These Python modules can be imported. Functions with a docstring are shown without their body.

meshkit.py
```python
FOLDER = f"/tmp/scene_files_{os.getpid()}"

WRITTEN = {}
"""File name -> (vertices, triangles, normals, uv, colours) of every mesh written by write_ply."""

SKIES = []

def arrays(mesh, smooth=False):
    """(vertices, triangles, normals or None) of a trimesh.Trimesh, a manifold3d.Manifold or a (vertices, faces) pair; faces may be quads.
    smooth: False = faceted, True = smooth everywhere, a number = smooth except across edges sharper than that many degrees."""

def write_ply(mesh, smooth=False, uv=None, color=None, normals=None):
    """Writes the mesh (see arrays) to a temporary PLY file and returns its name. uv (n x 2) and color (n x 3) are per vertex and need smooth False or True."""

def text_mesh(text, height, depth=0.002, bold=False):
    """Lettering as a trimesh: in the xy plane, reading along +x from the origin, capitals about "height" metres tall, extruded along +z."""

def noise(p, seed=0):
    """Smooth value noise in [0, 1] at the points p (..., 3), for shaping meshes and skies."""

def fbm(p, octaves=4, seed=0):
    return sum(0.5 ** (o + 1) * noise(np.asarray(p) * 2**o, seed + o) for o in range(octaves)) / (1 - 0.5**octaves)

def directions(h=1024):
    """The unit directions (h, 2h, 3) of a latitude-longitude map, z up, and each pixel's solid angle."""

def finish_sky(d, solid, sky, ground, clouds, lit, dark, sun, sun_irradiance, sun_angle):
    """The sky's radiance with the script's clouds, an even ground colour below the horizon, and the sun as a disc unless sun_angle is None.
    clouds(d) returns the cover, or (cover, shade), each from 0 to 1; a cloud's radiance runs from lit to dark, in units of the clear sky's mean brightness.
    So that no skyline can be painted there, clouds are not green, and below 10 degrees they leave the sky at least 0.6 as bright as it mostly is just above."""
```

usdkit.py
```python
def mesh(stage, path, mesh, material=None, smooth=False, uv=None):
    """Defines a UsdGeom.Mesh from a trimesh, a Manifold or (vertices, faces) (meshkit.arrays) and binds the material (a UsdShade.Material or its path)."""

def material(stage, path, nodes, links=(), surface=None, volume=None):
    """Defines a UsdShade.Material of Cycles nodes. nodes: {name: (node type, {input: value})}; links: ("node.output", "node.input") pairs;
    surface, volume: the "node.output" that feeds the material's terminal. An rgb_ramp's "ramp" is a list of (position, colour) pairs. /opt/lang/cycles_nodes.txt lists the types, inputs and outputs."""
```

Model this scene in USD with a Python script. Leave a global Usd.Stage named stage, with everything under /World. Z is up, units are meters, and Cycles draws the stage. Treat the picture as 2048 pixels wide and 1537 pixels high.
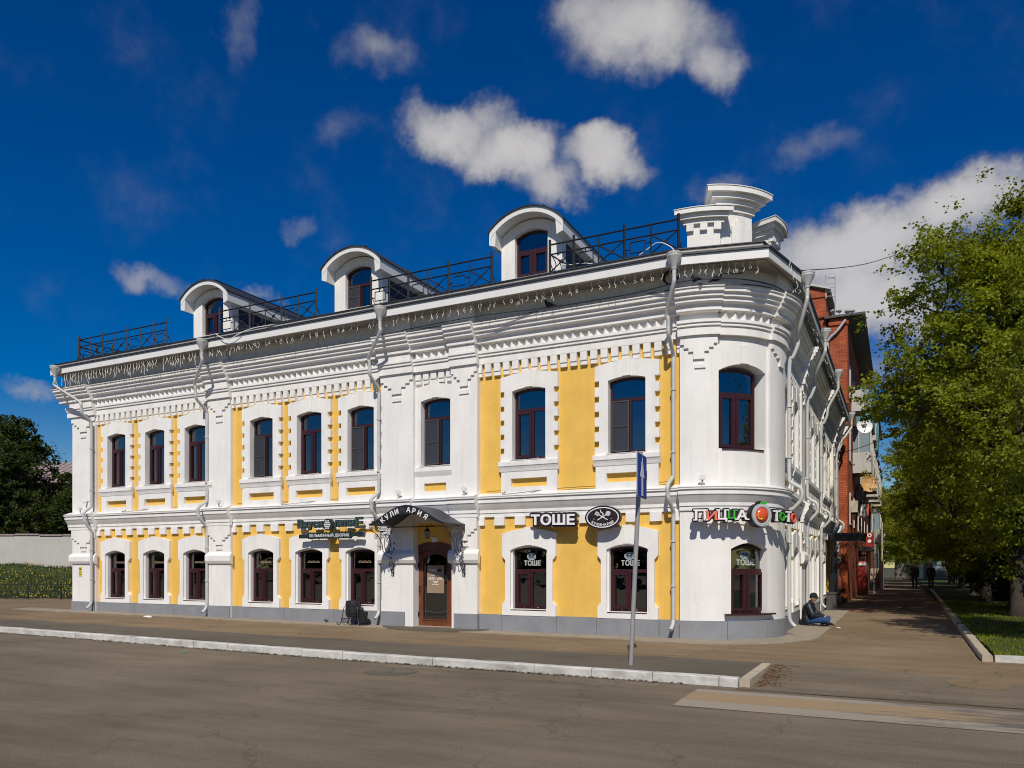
import math, random, glob
import numpy as np, trimesh, usdkit, meshkit
from pxr import Usd, UsdGeom, UsdLux, UsdShade, Gf, Sdf
from shapely.geometry import Polygon, MultiPolygon, Point, LineString, box as sbox
from shapely.ops import unary_union
from shapely import affinity
import manifold3d
from manifold3d import Manifold

PI = math.pi
rnd = random.Random(7)
stage = Usd.Stage.CreateInMemory()
UsdGeom.SetStageUpAxis(stage, 'Z')
UsdGeom.SetStageMetersPerUnit(stage, 1.0)
world = UsdGeom.Xform.Define(stage, '/World')
stage.SetDefaultPrim(world.GetPrim())

# ---------------------------------------------------------------- camera, sky, sun, exposure
cam = UsdGeom.Camera.Define(stage, '/World/camera')
cam.CreateHorizontalApertureAttr(36.0)
cam.CreateVerticalApertureAttr(27.0)
cam.CreateFocalLengthAttr(1552 / 2048 * 36)
cam.CreateVerticalApertureOffsetAttr(363.5 / 2048 * 36)
cam.CreateClippingRangeAttr(Gf.Vec2f(0.1, 2000))
cam.CreateExposureAttr(0.0)
CX, CYW, CZ, YAW = 4.394, -17.3, 1.65, math.radians(26.57)
cx_ = UsdGeom.Xformable(cam)
cx_.AddTranslateOp().Set(Gf.Vec3d(CX, CYW, CZ))
cx_.AddRotateXYZOp().Set(Gf.Vec3f(90, 0, math.degrees(YAW)))

SUN_EL, SUN_AZ = math.radians(45.5), math.radians(20.7)          # azimuth from the facade's normal (-y) towards +x
to_sun = np.array([math.sin(SUN_AZ) * math.cos(SUN_EL), -math.cos(SUN_AZ) * math.cos(SUN_EL), math.sin(SUN_EL)])
sun = UsdLux.DistantLight.Define(stage, '/World/sun')
sun.CreateIntensityAttr(1.03)
sun.CreateNormalizeAttr(True)
sun.CreateAngleAttr(0.53)
sun.CreateColorAttr(Gf.Vec3f(1.0, 0.94, 0.83))
sun_x = UsdGeom.Xformable(sun)
az = math.degrees(math.atan2(to_sun[0], -to_sun[1]))
sun_x.AddRotateXYZOp().Set(Gf.Vec3f(90 - math.degrees(SUN_EL), 0, az))

dome = UsdLux.DomeLight.Define(stage, '/World/sky')
dome.CreateIntensityAttr(1.0)
CLOUDS = [  # direction, half sizes (radians), weight
    ([-0.242, 0.79, 0.563], 0.125, 0.06, 1.0), ([-0.17, 0.831, 0.529], 0.05, 0.045, .8), ([-0.30, 0.76, 0.58], 0.07, 0.045, .8),
    ([-0.452, 0.748, 0.487], 0.085, 0.046, 1.0), ([-0.403, 0.789, 0.464], 0.08, 0.042, 1.05), ([-0.294, 0.837, 0.461], 0.078, 0.036, 1.05),
    ([-0.368, 0.82, 0.438], 0.075, 0.032, .9), ([-0.5, 0.683, 0.533], 0.06, 0.035, .55), ([-0.55, 0.686, 0.477], 0.04, 0.03, .45),
    ([-0.082, 0.891, 0.447], 0.045, 0.03, .5), ([-0.171, 0.888, 0.427], 0.06, 0.022, .5),
    ([-0.04, 0.937, 0.347], 0.13, 0.055, 1.1), ([0.047, 0.931, 0.372], 0.09, 0.045, 1.1), ([-0.04, 0.952, 0.300], 0.13, 0.055, 1.0),
    ([-0.005, 0.973, 0.232], 0.07, 0.045, .6), ([0.12, 0.94, 0.30], 0.09, 0.06, .7),
    ([-0.839, 0.51, 0.191], 0.06, 0.018, .62), ([-0.728, 0.603, 0.327], 0.05, 0.022, .68), ([-0.589, 0.588, 0.555], 0.025, 0.045, .5),
    ([-0.672, 0.667, 0.322], 0.04, 0.014, .6), ([-0.617, 0.689, 0.381], 0.035, 0.016, .5),
    ([0.45, -0.75, 0.48], 0.14, 0.07, .9), ([-0.3, -0.8, 0.5], 0.10, 0.05, .8), ([0.8, -0.3, 0.4], 0.15, 0.07, .9), ([-0.6, -0.4, 0.62], 0.12, 0.06, .8), ([0.7, 0.4, 0.55], 0.14, 0.07, .8)]


def sky_material():
    n, l = {}, []
    n['tc'] = ('texture_coordinate', {})
    n['nz'] = ('noise_texture', {'scale': 6.0, 'detail': 7.0, 'roughness': .62})
    n['wa'] = ('vector_math', {'math_type': 'subtract', 'vector2': (.5, .5, .5)})
    n['wb'] = ('vector_math', {'math_type': 'scale', 'scale': .14})
    n['wc'] = ('vector_math', {'math_type': 'add'})
    l += [('tc.generated', 'nz.vector'), ('nz.color', 'wa.vector1'), ('wa.vector', 'wb.vector1'), ('tc.generated', 'wc.vector1'), ('wb.vector', 'wc.vector2')]
    prev = None
    for i, (c, a, b, w) in enumerate(CLOUDS):
        c = np.array(c) / np.linalg.norm(c)
        r = np.cross(c, [0, 0, 1.]); r /= np.linalg.norm(r); u = np.cross(r, c)
        n[f'r{i}'] = ('vector_math', {'math_type': 'dot_product', 'vector2': tuple(r / a)})
        n[f'u{i}'] = ('vector_math', {'math_type': 'dot_product', 'vector2': tuple(u / b)})
        n[f'p{i}'] = ('math', {'math_type': 'multiply'})
        n[f'q{i}'] = ('math', {'math_type': 'multiply_add'})
        n[f'w{i}'] = ('math', {'math_type': 'multiply_add', 'value2': -w, 'value3': w})
        n[f'c{i}'] = ('vector_math', {'math_type': 'dot_product', 'vector2': tuple(c)})
        n[f'g{i}'] = ('math', {'math_type': 'greater_than', 'value2': 0.3})
        n[f'h{i}'] = ('math', {'math_type': 'multiply'})
        l += [('wc.vector', f'r{i}.vector1'), ('wc.vector', f'u{i}.vector1'), (f'r{i}.value', f'p{i}.value1'), (f'r{i}.value', f'p{i}.value2'),
              (f'u{i}.value', f'q{i}.value1'), (f'u{i}.value', f'q{i}.value2'), (f'p{i}.value', f'q{i}.value3'), (f'q{i}.value', f'w{i}.value1'),
              ('tc.generated', f'c{i}.vector1'), (f'c{i}.value', f'g{i}.value1')]
        n[f'k{i}'] = ('math', {'math_type': 'maximum', 'value2': 0.0})
        l += [(f'w{i}.value', f'k{i}.value1'), (f'k{i}.value', f'h{i}.value1'), (f'g{i}.value', f'h{i}.value2')]
        cur = f'h{i}.value'
        if prev:
            n[f'm{i}'] = ('math', {'math_type': 'smoothmax', 'value3': .25})
            l += [(prev, f'm{i}.value1'), (cur, f'm{i}.value2')]
            cur = f'm{i}.value'
        prev = cur
    n['fine'] = ('noise_texture', {'scale': 13.0, 'detail': 9.0, 'roughness': .6})
    n['fs'] = ('math', {'math_type': 'multiply_add', 'value2': .75, 'value3': -.42})
    n['sum'] = ('math', {'math_type': 'add'})
    n['cov'] = ('map_range', {'range_type': 'smootherstep', 'from_min': .07, 'from_max': 1.0, 'to_min': 0., 'to_max': .88, 'clamp': True})
    n['sky'] = ('sky_texture', {'sky_type': 'single_scattering', 'sun_disc': False, 'sun_elevation': SUN_EL, 'sun_rotation': math.atan2(to_sun[0], to_sun[1]), 'air_density': 1.0, 'aerosol_density': 0.25, 'ozone_density': 2.0})
    n['hsv'] = ('hsv', {'hue': 0.517, 'saturation': 1.75, 'value': .92, 'fac': 1.0})
    n['shade'] = ('rgb_ramp', {'ramp': [(0, (3.4, 3.4, 3.7)), (.45, (5.0, 4.9, 4.9)), (1, (8.3, 8.0, 7.8))]})
    n['mx'] = ('mix', {'mix_type': 'mix'})
    n['bg'] = ('background_shader', {'strength': 0.075})
    l += [('tc.generated', 'fine.vector'), ('fine.fac', 'fs.value1'), ('fs.value', 'sum.value1'), (prev, 'sum.value2'), ('sum.value', 'cov.value'),
          ('sky.color', 'hsv.color'), ('hsv.color', 'mx.color1'), ('sum.value', 'shade.fac'), ('shade.color', 'mx.color2'), ('cov.result', 'mx.fac'), ('mx.color', 'bg.color')]
    return usdkit.material(stage, '/World/Looks/sky_look', n, l, surface='bg.background')


UsdGeom.Scope.Define(stage, '/World/Looks')
UsdShade.MaterialBindingAPI.Apply(dome.GetPrim()).Bind(sky_material())
dome.GetPrim().SetCustomDataByKey('kind', 'structure')

# ---------------------------------------------------------------- materials
M = {}


def mat(name, nodes, links, surface):
    M[name] = usdkit.material(stage, '/World/Looks/' + name, nodes, links, surface=surface)
    return M[name]


def plain(name, col, rough=.5, metal=0., var=.0, scale=6., bump=0., bscale=60., spec=.5, dirt=0., dirtcol=(.12, .10, .08), dlo=.50, dmap=(2.2, 2.2, .35)):
    """colour with gentle large variation, optional fine relief and rain-washed grime"""
    col = np.array(col, float)
    n = {'tc': ('texture_coordinate', {}), 'p': ('principled_bsdf', {'base_color': tuple(col), 'roughness': rough, 'metallic': metal, 'specular_ior_level': spec})}
    l = []
    src = None
    if var:
        n['n'] = ('noise_texture', {'scale': scale, 'detail': 5.0, 'roughness': .6})
        n['r'] = ('rgb_ramp', {'ramp': [(.25, tuple(np.clip(col * (1 - var), 0, 1))), (.75, tuple(np.clip(col * (1 + var), 0, 1)))]})
        l += [('tc.object', 'n.vector'), ('n.fac', 'r.fac')]
        src = 'r.color'
    if dirt:
        n['mp'] = ('mapping', {'scale': dmap})
        n['dn'] = ('noise_texture', {'scale': 1.6, 'detail': 8.0, 'roughness': .68})
        n['dm'] = ('map_range', {'from_min': dlo, 'from_max': dlo + .32 if dlo > .45 else dlo + .14, 'to_min': 0., 'to_max': dirt, 'clamp': True})
        n['dx'] = ('mix', {'mix_type': 'mix', 'color1': tuple(col), 'color2': dirtcol})
        l += [('tc.object', 'mp.vector'), ('mp.vector', 'dn.vector'), ('dn.fac', 'dm.value'), ('dm.result', 'dx.fac')]
        if src:
            l.append((src, 'dx.color1'))
        src = 'dx.color'
    if src:
        l.append((src, 'p.base_color'))
    if bump:
        n['bn'] = ('noise_texture', {'scale': bscale, 'detail': 4.0, 'roughness': .6})
        n['b'] = ('bump', {'strength': bump, 'distance': .02})
        l += [('tc.object', 'bn.vector'), ('bn.fac', 'b.height'), ('b.normal', 'p.normal')]
    return mat(name, n, l, 'p.BSDF')


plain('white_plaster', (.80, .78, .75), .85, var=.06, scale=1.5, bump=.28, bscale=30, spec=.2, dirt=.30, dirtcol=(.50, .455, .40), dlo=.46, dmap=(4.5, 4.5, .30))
plain('white_trim', (.80, .78, .75), .8, var=.06, scale=2.5, bump=.2, bscale=26, spec=.2, dirt=.34, dirtcol=(.46, .42, .37), dlo=.47)
plain('yellow_plaster', (.77, .475, .10), .85, var=.10, scale=1.7, bump=.25, bscale=36, spec=.2, dirt=.3, dirtcol=(.56, .35, .12), dlo=.46, dmap=(3.5, 3.5, .4))
plain('plinth_grey', (.235, .24, .26), .75, var=.12, scale=2.2, bump=.25, bscale=30, spec=.3, dirt=.45, dirtcol=(.33, .30, .26))
plain('roof_metal', (.030, .034, .045), .45, metal=.0, var=.15, scale=3)
plain('roof_grey', (.42, .38, .33), .5, var=.2, scale=4, dirt=.4)
plain('white_metal', (.74, .73, .71), .45, var=.03, scale=3, dirt=.2, dirtcol=(.45, .43, .40))
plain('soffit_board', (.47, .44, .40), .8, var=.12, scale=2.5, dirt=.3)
plain('zinc_white', (.50, .50, .485), .42, var=.10, scale=6, dirt=.5, dirtcol=(.34, .30, .26))
plain('maroon_frame', (.040, .010, .013), .35, var=.12, scale=8)
plain('door_wood', (.150, .046, .018), .38, var=.35, scale=5)
plain('black_iron', (.016, .016, .018), .45, var=.2, scale=9)
plain('grey_iron', (.065, .062, .062), .5, var=.2, scale=9)
plain('concrete', (.30, .25, .185), .9, var=.16, scale=2.3, bump=.4, bscale=25, dirt=.5, dirtcol=(.14, .12, .09))
plain('lime_kerb', (.54, .525, .49), .9, var=.20, scale=5, bump=.6, bscale=14, dirt=.8, dirtcol=(.21, .195, .165), dlo=.46, dmap=(1.1, 1.6, 2.6))
plain('raw_kerb', (.44, .37, .27), .9, var=.15, scale=4, bump=.5, bscale=16, dirt=.5)
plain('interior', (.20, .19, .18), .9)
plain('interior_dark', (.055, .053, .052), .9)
plain('sign_dark', (.022, .014, .018), .4)
plain('sign_white', (.80, .78, .78), .45)
plain('sign_green_face', (.045, .078, .074), .5)
plain('sign_green_black', (.018, .030, .030), .4)
plain('salmon', (.75, .16, .10), .4)
plain('green_letter', (.035, .42, .03), .4)
plain('tomato', (.62, .085, .03), .25, var=.1, scale=4)
plain('swirl_yellow', (.75, .42, .05), .4)
plain('ring_grey', (.42, .45, .46), .35)
plain('poster_kraft', (.30, .205, .13), .8)
plain('decal_pale', (.46, .50, .48), .6)
plain('decal_blue', (.20, .27, .31), .5)
plain('sign_blue', (.022, .075, .40), .75, spec=.15)
plain('pole_grey', (.34, .33, .33), .5, metal=.2, var=.08, scale=5, dirt=.3)
plain('skin', (.42, .22, .15), .55)
plain('hat_black', (.012, .012, .014), .95, bump=.5, bscale=120)
plain('jacket_black', (.012, .013, .018), .42, var=.3, scale=12, bump=.7, bscale=22)
plain('jeans_blue', (.016, .055, .19), .85, var=.25, scale=9, bump=.4, bscale=30)
plain('shoe_black', (.015, .015, .017), .5)
plain('dark_cloth', (.014, .014, .018), .8)
plain('pigeon_grey', (.018, .02, .026), .5)
plain('wire_black', (.010, .010, .010), .6)
plain('wire_white', (.75, .74, .72), .6)
plain('plaque_yellow', (.68, .52, .02), .5)
plain('terracotta', (.34, .09, .06), .8)
plain('cream_paint', (.50, .42, .30), .8, var=.1, scale=2, dirt=.4)
plain('teal_panel', (.07, .24, .27), .6, var=.1)
plain('pale_panel', (.47, .46, .43), .7, var=.08, dirt=.4)
plain('rust_dish', (.55, .33, .13), .6, var=.4, scale=5)
plain('red_panel', (.28, .025, .02), .35, var=.15, scale=4)
plain('dark_door', (.02, .018, .018), .4)
plain('stone_step', (.33, .28, .20), .9, var=.15, bump=.3)
plain('whitewash', (.46, .44, .405), .9, var=.10, scale=1.2, bump=.25, bscale=20, dirt=.55, dirtcol=(.36, .34, .31))
plain('barn_roof', (.30, .235, .225), .75, var=.22, scale=3, dirt=.5, dirtcol=(.16, .09, .06))
plain('old_wood', (.22, .19, .165), .9, var=.2, scale=5)
plain('paper_white', (.75, .74, .72), .8)
plain('curtain', (.55, .54, .53), .9)
plain('bark', (.05, .04, .03), .95, var=.3, scale=7, bump=.9, bscale=18)
plain('dry_leaf', (.20, .105, .04), .9, var=.4, scale=30)
plain('dandelion', (.42, .30, .02), .7)
plain('soil', (.07, .05, .033), .95, var=.3, scale=5)

# glass of a window: clear pane that mirrors the sky
mat('glass', {'f': ('fresnel', {'IOR': 2.6}), 't': ('transparent_bsdf', {'color': (.72, .76, .77)}), 'g': ('glossy_bsdf', {'color': (.95, .97, 1.0), 'roughness': .012}), 'm': ('mix_closure', {}),
              'tc': ('texture_coordinate', {}), 'n': ('noise_texture', {'scale': 1.7, 'detail': 2.0}), 'b': ('bump', {'strength': .22, 'distance': .02})},
    [('f.fac', 'm.fac'), ('t.BSDF', 'm.closure1'), ('g.BSDF', 'm.closure2'), ('tc.object', 'n.vector'), ('n.fac', 'b.height'), ('b.normal', 'g.normal')], 'm.closure')


def ground_mat(name, c1, c2, speck=.35, spec=.25, crack=0., patch=.9):
    n = {'tc': ('geometry', {}), 'big': ('noise_texture', {'scale': .35, 'detail': 6.0, 'roughness': .62}), 'ramp': ('rgb_ramp', {'ramp': [(.32, c1), (.68, c2)]}),
         'mp': ('mapping', {'scale': (.25, 1.6, 1.)}), 'st': ('noise_texture', {'scale': 1.4, 'detail': 7.0, 'roughness': .7}), 'sr': ('map_range', {'from_min': .3, 'from_max': .75, 'to_min': patch * .78, 'to_max': 1.12, 'clamp': True}),
         'fine': ('noise_texture', {'scale': 42.0, 'detail': 5.0, 'roughness': .9}), 'fr': ('map_range', {'from_min': .3, 'from_max': .7, 'to_min': 1 - speck, 'to_max': 1 + speck, 'clamp': True}),
         'm1': ('vector_math', {'math_type': 'scale'}), 'm2': ('vector_math', {'math_type': 'scale'}), 'b': ('bump', {'strength': .45, 'distance': .02}),
         'p': ('principled_bsdf', {'roughness': .88, 'specular_ior_level': spec})}
    l = [('tc.position', 'big.vector'), ('big.fac', 'ramp.fac'), ('tc.position', 'mp.vector'), ('mp.vector', 'st.vector'), ('st.fac', 'sr.value'), ('tc.position', 'fine.vector'), ('fine.fac', 'fr.value'),
         ('ramp.color', 'm1.vector1'), ('sr.result', 'm1.scale'), ('m1.vector', 'm2.vector1'), ('fr.result', 'm2.scale'), ('fine.fac', 'b.height'), ('b.normal', 'p.normal')]
    last = 'm2.vector'
    if crack:
        n['wv'] = ('noise_texture', {'scale': 1.1, 'detail': 4.0})
        n['wa'] = ('vector_math', {'math_type': 'scale', 'scale': 1.0})
        n['wd'] = ('vector_math', {'math_type': 'add'})
        n['vo'] = ('voronoi_texture', {'feature': 'distance_to_edge', 'scale': .33})
        n['cr'] = ('map_range', {'from_min': .0, 'from_max': .007, 'to_min': crack, 'to_max': 0., 'clamp': True})
        n['cm'] = ('mix', {'mix_type': 'mix', 'color2': (.03, .026, .022)})
        l += [('tc.position', 'wv.vector'), ('wv.color', 'wa.vector1'), ('wa.vector', 'wd.vector1'), ('tc.position', 'wd.vector2'), ('wd.vector', 'vo.vector'), ('vo.distance', 'cr.value'), (last, 'cm.color1'), ('cr.result', 'cm.fac')]
        last = 'cm.color'
    l.append((last, 'p.base_color'))
    return mat(name, n, l, 'p.BSDF')


ground_mat('road_asphalt', (.145, .116, .078), (.215, .175, .120), .55, crack=.30)
ground_mat('old_asphalt', (.195, .136, .078), (.275, .198, .120), .30, crack=.5)
ground_mat('new_asphalt', (.118, .100, .074), (.158, .136, .102), .35)
ground_mat('grass', (.030, .050, .012), (.065, .085, .020), .5)
ground_mat('earth', (.10, .085, .05), (.07, .08, .03), .4)


def brick_mat():
    n = {'tc': ('geometry', {}), 's': ('separate_xyz', {}), 'a': ('math', {'math_type': 'add'}), 'c': ('combine_xyz', {}),
         'b': ('brick_texture', {'scale': 1.0, 'brick_width': .27, 'row_height': .085, 'mortar_size': .010, 'color1': (.40, .075, .026), 'color2': (.54, .125, .045), 'mortar': (.13, .085, .06), 'bias': -.1}),
         'n': ('noise_texture', {'scale': 1.4, 'detail': 5.0}), 'r': ('map_range', {'from_min': .3, 'from_max': .7, 'to_min': .72, 'to_max': 1.15, 'clamp': True}), 'm': ('vector_math', {'math_type': 'scale'}),
         'bu': ('bump', {'strength': .5, 'distance': .02, 'invert': True}), 'p': ('principled_bsdf', {'roughness': .9, 'specular_ior_level': .2})}
    l = [('tc.position', 's.vector'), ('s.x', 'a.value1'), ('s.y', 'a.value2'), ('a.value', 'c.x'), ('s.z', 'c.y'), ('c.vector', 'b.vector'), ('tc.position', 'n.vector'), ('n.fac', 'r.value'), ('b.color', 'm.vector1'), ('r.result', 'm.scale'), ('m.vector', 'p.base_color'), ('b.fac', 'bu.height'), ('bu.normal', 'p.normal')]
    return mat('red_brick', n, l, 'p.BSDF')


brick_mat()


def stripe_mat(name, col, wear):
    n = {'tc': ('geometry', {}), 'mp': ('mapping', {'scale': (.6, 2.2, 1.)}), 'n': ('noise_texture', {'scale': 2.4, 'detail': 9.0, 'roughness': .75}), 's': ('separate_xyz', {}), 'sx': ('math', {'math_type': 'multiply_add', 'value2': .075, 'value3': -.25}), 'ad': ('math', {'math_type': 'add'}),
         'r': ('map_range', {'from_min': wear, 'from_max': wear + .18, 'to_min': .12, 'to_max': .97, 'clamp': True}),
         'x': ('mix', {'color1': col, 'color2': (.12, .105, .088)}), 'p': ('principled_bsdf', {'roughness': .85})}
    l = [('tc.position', 'mp.vector'), ('mp.vector', 'n.vector'), ('tc.position', 's.vector'), ('s.x', 'sx.value1'), ('n.fac', 'ad.value1'), ('sx.value', 'ad.value2'), ('ad.value', 'r.value'), ('r.result', 'x.fac'), ('x.color', 'p.base_color')]
    return mat(name, n, l, 'p.BSDF')


stripe_mat('stripe_white', (.32, .27, .20), .56)
stripe_mat('stripe_yellow', (.33, .23, .12), .57)


def leaf_mat(name, c1, c2, tr=.45):
    n = {'o': ('geometry', {}), 'tc': ('texture_coordinate', {}), 'n': ('noise_texture', {'scale': .9, 'detail': 3.0}), 'a': ('math', {'math_type': 'multiply_add', 'value2': .55}), 'r': ('rgb_ramp', {'ramp': [(.15, c1), (.9, c2)]}),
         'd': ('principled_bsdf', {'roughness': .55, 'specular_ior_level': .25}), 't': ('translucent_bsdf', {}), 'm': ('mix_closure', {'fac': tr}), 'g': ('hsv', {'saturation': 1.1, 'value': 1.5, 'hue': .485})}
    l = [('tc.object', 'n.vector'), ('o.random_per_island', 'a.value1'), ('n.fac', 'a.value3'), ('a.value', 'r.fac'), ('r.color', 'd.base_color'), ('r.color', 'g.color'), ('g.color', 't.color'), ('d.BSDF', 'm.closure1'), ('t.BSDF', 'm.closure2')]
    return mat(name, n, l, 'm.closure')


leaf_mat('linden_leaf', (.034, .052, .005), (.37, .42, .030), .40)
leaf_mat('far_leaf', (.016, .034, .006), (.085, .105, .018), .35)
leaf_mat('shrub_leaf', (.012, .026, .006), (.035, .055, .010), .3)

# ---------------------------------------------------------------- scene helpers
used = {}


def numbered(parent, name):
    k = used.get((parent, name), 0)
    used[(parent, name)] = k + 1
    return f'{parent}/{name}' + (f'_{k:03d}' if k else '')


def path_of(p):
    return '/World' if p is None else str(p.GetPath())


def tag(o, label=None, cat=None, group=None, kind=None):
    p = o.GetPrim() if hasattr(o, 'GetPrim') else o
    for k, v in (('label', label), ('category', cat), ('group', group), ('kind', kind)):
        if v:
            p.SetCustomDataByKey(k, v)
    return p


def obj(name, mesh, m, parent=None, smooth=False, label=None, cat=None, group=None, kind=None):
    if isinstance(mesh, list):
        mesh = cat_(mesh)
    p = usdkit.mesh(stage, numbered(path_of(parent), name), mesh, M[m], smooth=smooth).GetPrim()
    UsdGeom.Mesh(p).CreateDoubleSidedAttr(True)
    return tag(p, label, cat, group, kind)


def thing(name, label, cat, loc=(0, 0, 0), rz=0., group=None, sc=None):
    x = UsdGeom.Xform.Define(stage, numbered('/World', name))
    x.AddTranslateOp().Set(Gf.Vec3d(*map(float, loc)))
    x.AddRotateZOp().Set(float(math.degrees(rz)))
    if sc:
        x.AddScaleOp().Set(Gf.Vec3f(*map(float, sc)))
    return tag(x, label, cat, group)


def dup(root, loc, rz, label, group=None, sc=None):
    cat = root.GetCustomDataByKey('category')
    r = thing(root.GetName().rstrip('0123456789').rstrip('_'), label, cat, loc, rz, group or root.GetCustomDataByKey('group'), sc)
    r.GetReferences().AddInternalReference(root.GetPath())
    tag(r, label, cat, group or root.GetCustomDataByKey('group'))
    r.SetInstanceable(True)
    return r


def cat_(ms):
    V, F, k = [], [], 0
    for v, f in ms:
        V.append(v); F.append(np.asarray(f, int) + k); k += len(v)
    return np.vstack(V), np.vstack(F)


def fixvol(v, f):
    a, b, c = v[f[:, 0]], v[f[:, 1]], v[f[:, 2]]
    if np.einsum('ij,ij->i', a - v.mean(0), np.cross(b - v.mean(0), c - v.mean(0))).sum() < 0:
        f = f[:, ::-1]
    return v, f


# facade space: s to the right along the wall (seen from outside), d into the wall, z up.
# s<0 is the long front on y=0; then a quarter circle of radius 1.8 about (0, 1.8); beyond it the side front on x=1.8
RC, CY = 1.8, 1.8
SL = RC * PI / 2


def wrap(v):
    v = np.asarray(v, float)
    s, d, z = v[:, 0], v[:, 1], v[:, 2]
    ph = np.clip(s, 0, SL) / RC
    r = RC - d
    x = np.where(s < 0, s, np.where(s > SL, RC - d, r * np.sin(ph)))
    y = np.where(s < 0, d, np.where(s > SL, CY + s - SL, CY - r * np.cos(ph)))
    return np.stack([x, y, z], 1)


def sB(Y):
    return Y - CY + SL


def flat_at(phi, r0):
    """flat window plane tangent to the rounded corner: s sideways, d into the wall, from radius r0"""
    sn, cs = math.sin(phi), math.cos(phi)
    def xf(v):
        v = np.asarray(v, float)
        s, d, z = v[:, 0], v[:, 1], v[:, 2]
        r = r0 - d
        return np.stack([r * sn + s * cs, CY - r * cs + s * sn, z], 1)
    return xf


def frame_at(o, ax, inn):
    """local frame: origin o, s along ax (2-D), d along inn"""
    def xf(v):
        v = np.asarray(v, float)
        return np.stack([o[0] + v[:, 0] * ax[0] + v[:, 1] * inn[0], o[1] + v[:, 0] * ax[1] + v[:, 1] * inn[1], o[2] + v[:, 2]], 1)
    return xf


def same(v):
    return np.asarray(v, float)


def polys_of(p):
    return [g for g in getattr(p, 'geoms', [p]) if g.geom_type == 'Polygon' and g.area > 1e-9]


def tri2(p, strip=None):
    V, F, key = [], [], {}
    parts = []
    for g in polys_of(p):
        if strip:
            a, b = g.bounds[0], g.bounds[2]
            ks = np.arange(math.floor(a / strip), math.ceil(b / strip) + 1) * strip
            for s0, s1 in zip(ks[:-1], ks[1:]):
                parts += polys_of(g.intersection(sbox(s0, g.bounds[1] - 1, s1, g.bounds[3] + 1)))
        else:
            parts.append(g)
    for g in parts:
        v, f = trimesh.creation.triangulate_polygon(g, engine='earcut')
        idx = []
        for q in v:
            k = (round(q[0], 5), round(q[1], 5))
            if k not in key:
                key[k] = len(V); V.append(q)
            idx.append(key[k])
        for t in f:
            t = [idx[i] for i in t]
            if len(set(t)) < 3:
                continue
            a, b, c = (np.asarray(V[i]) for i in t)
            cr = (b[0] - a[0]) * (c[1] - a[1]) - (b[1] - a[1]) * (c[0] - a[0])
            F.append(t if cr > 0 else t[::-1])
    return np.array(V, float), np.array(F, int)


def ext(p, d0, d1, xf=wrap, strip=None):
    v, f = tri2(p, strip)
    n = len(v)
    ed = {}
    for t in f:
        for i in range(3):
            ed[(t[i], t[(i + 1) % 3])] = 1
    bd = [e for e in ed if (e[1], e[0]) not in ed]
    V = np.vstack([np.c_[v[:, 0], np.full(n, d0), v[:, 1]], np.c_[v[:, 0], np.full(n, d1), v[:, 1]]])
    F = [f, f[:, ::-1] + n]
    if bd:
        a, b = np.array(bd).T
        F += [np.c_[b, a, a + n], np.c_[b, a + n, b + n]]
    return xf(V), np.vstack(F)


def sheet(p, d, xf=wrap):
    v, f = tri2(p)
    return xf(np.c_[v[:, 0], np.full(len(v), d), v[:, 1]]), f


def bx(s0, s1, d0, d1, z0, z1, xf=wrap, c=0.):
    if c:
        return ext(sbox(s0 + c, z0 + c, s1 - c, z1 - c).buffer(c, join_style=3, quad_segs=1), d0, d1, xf)
    return ext(sbox(s0, z0, s1, z1), d0, d1, xf)


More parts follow.
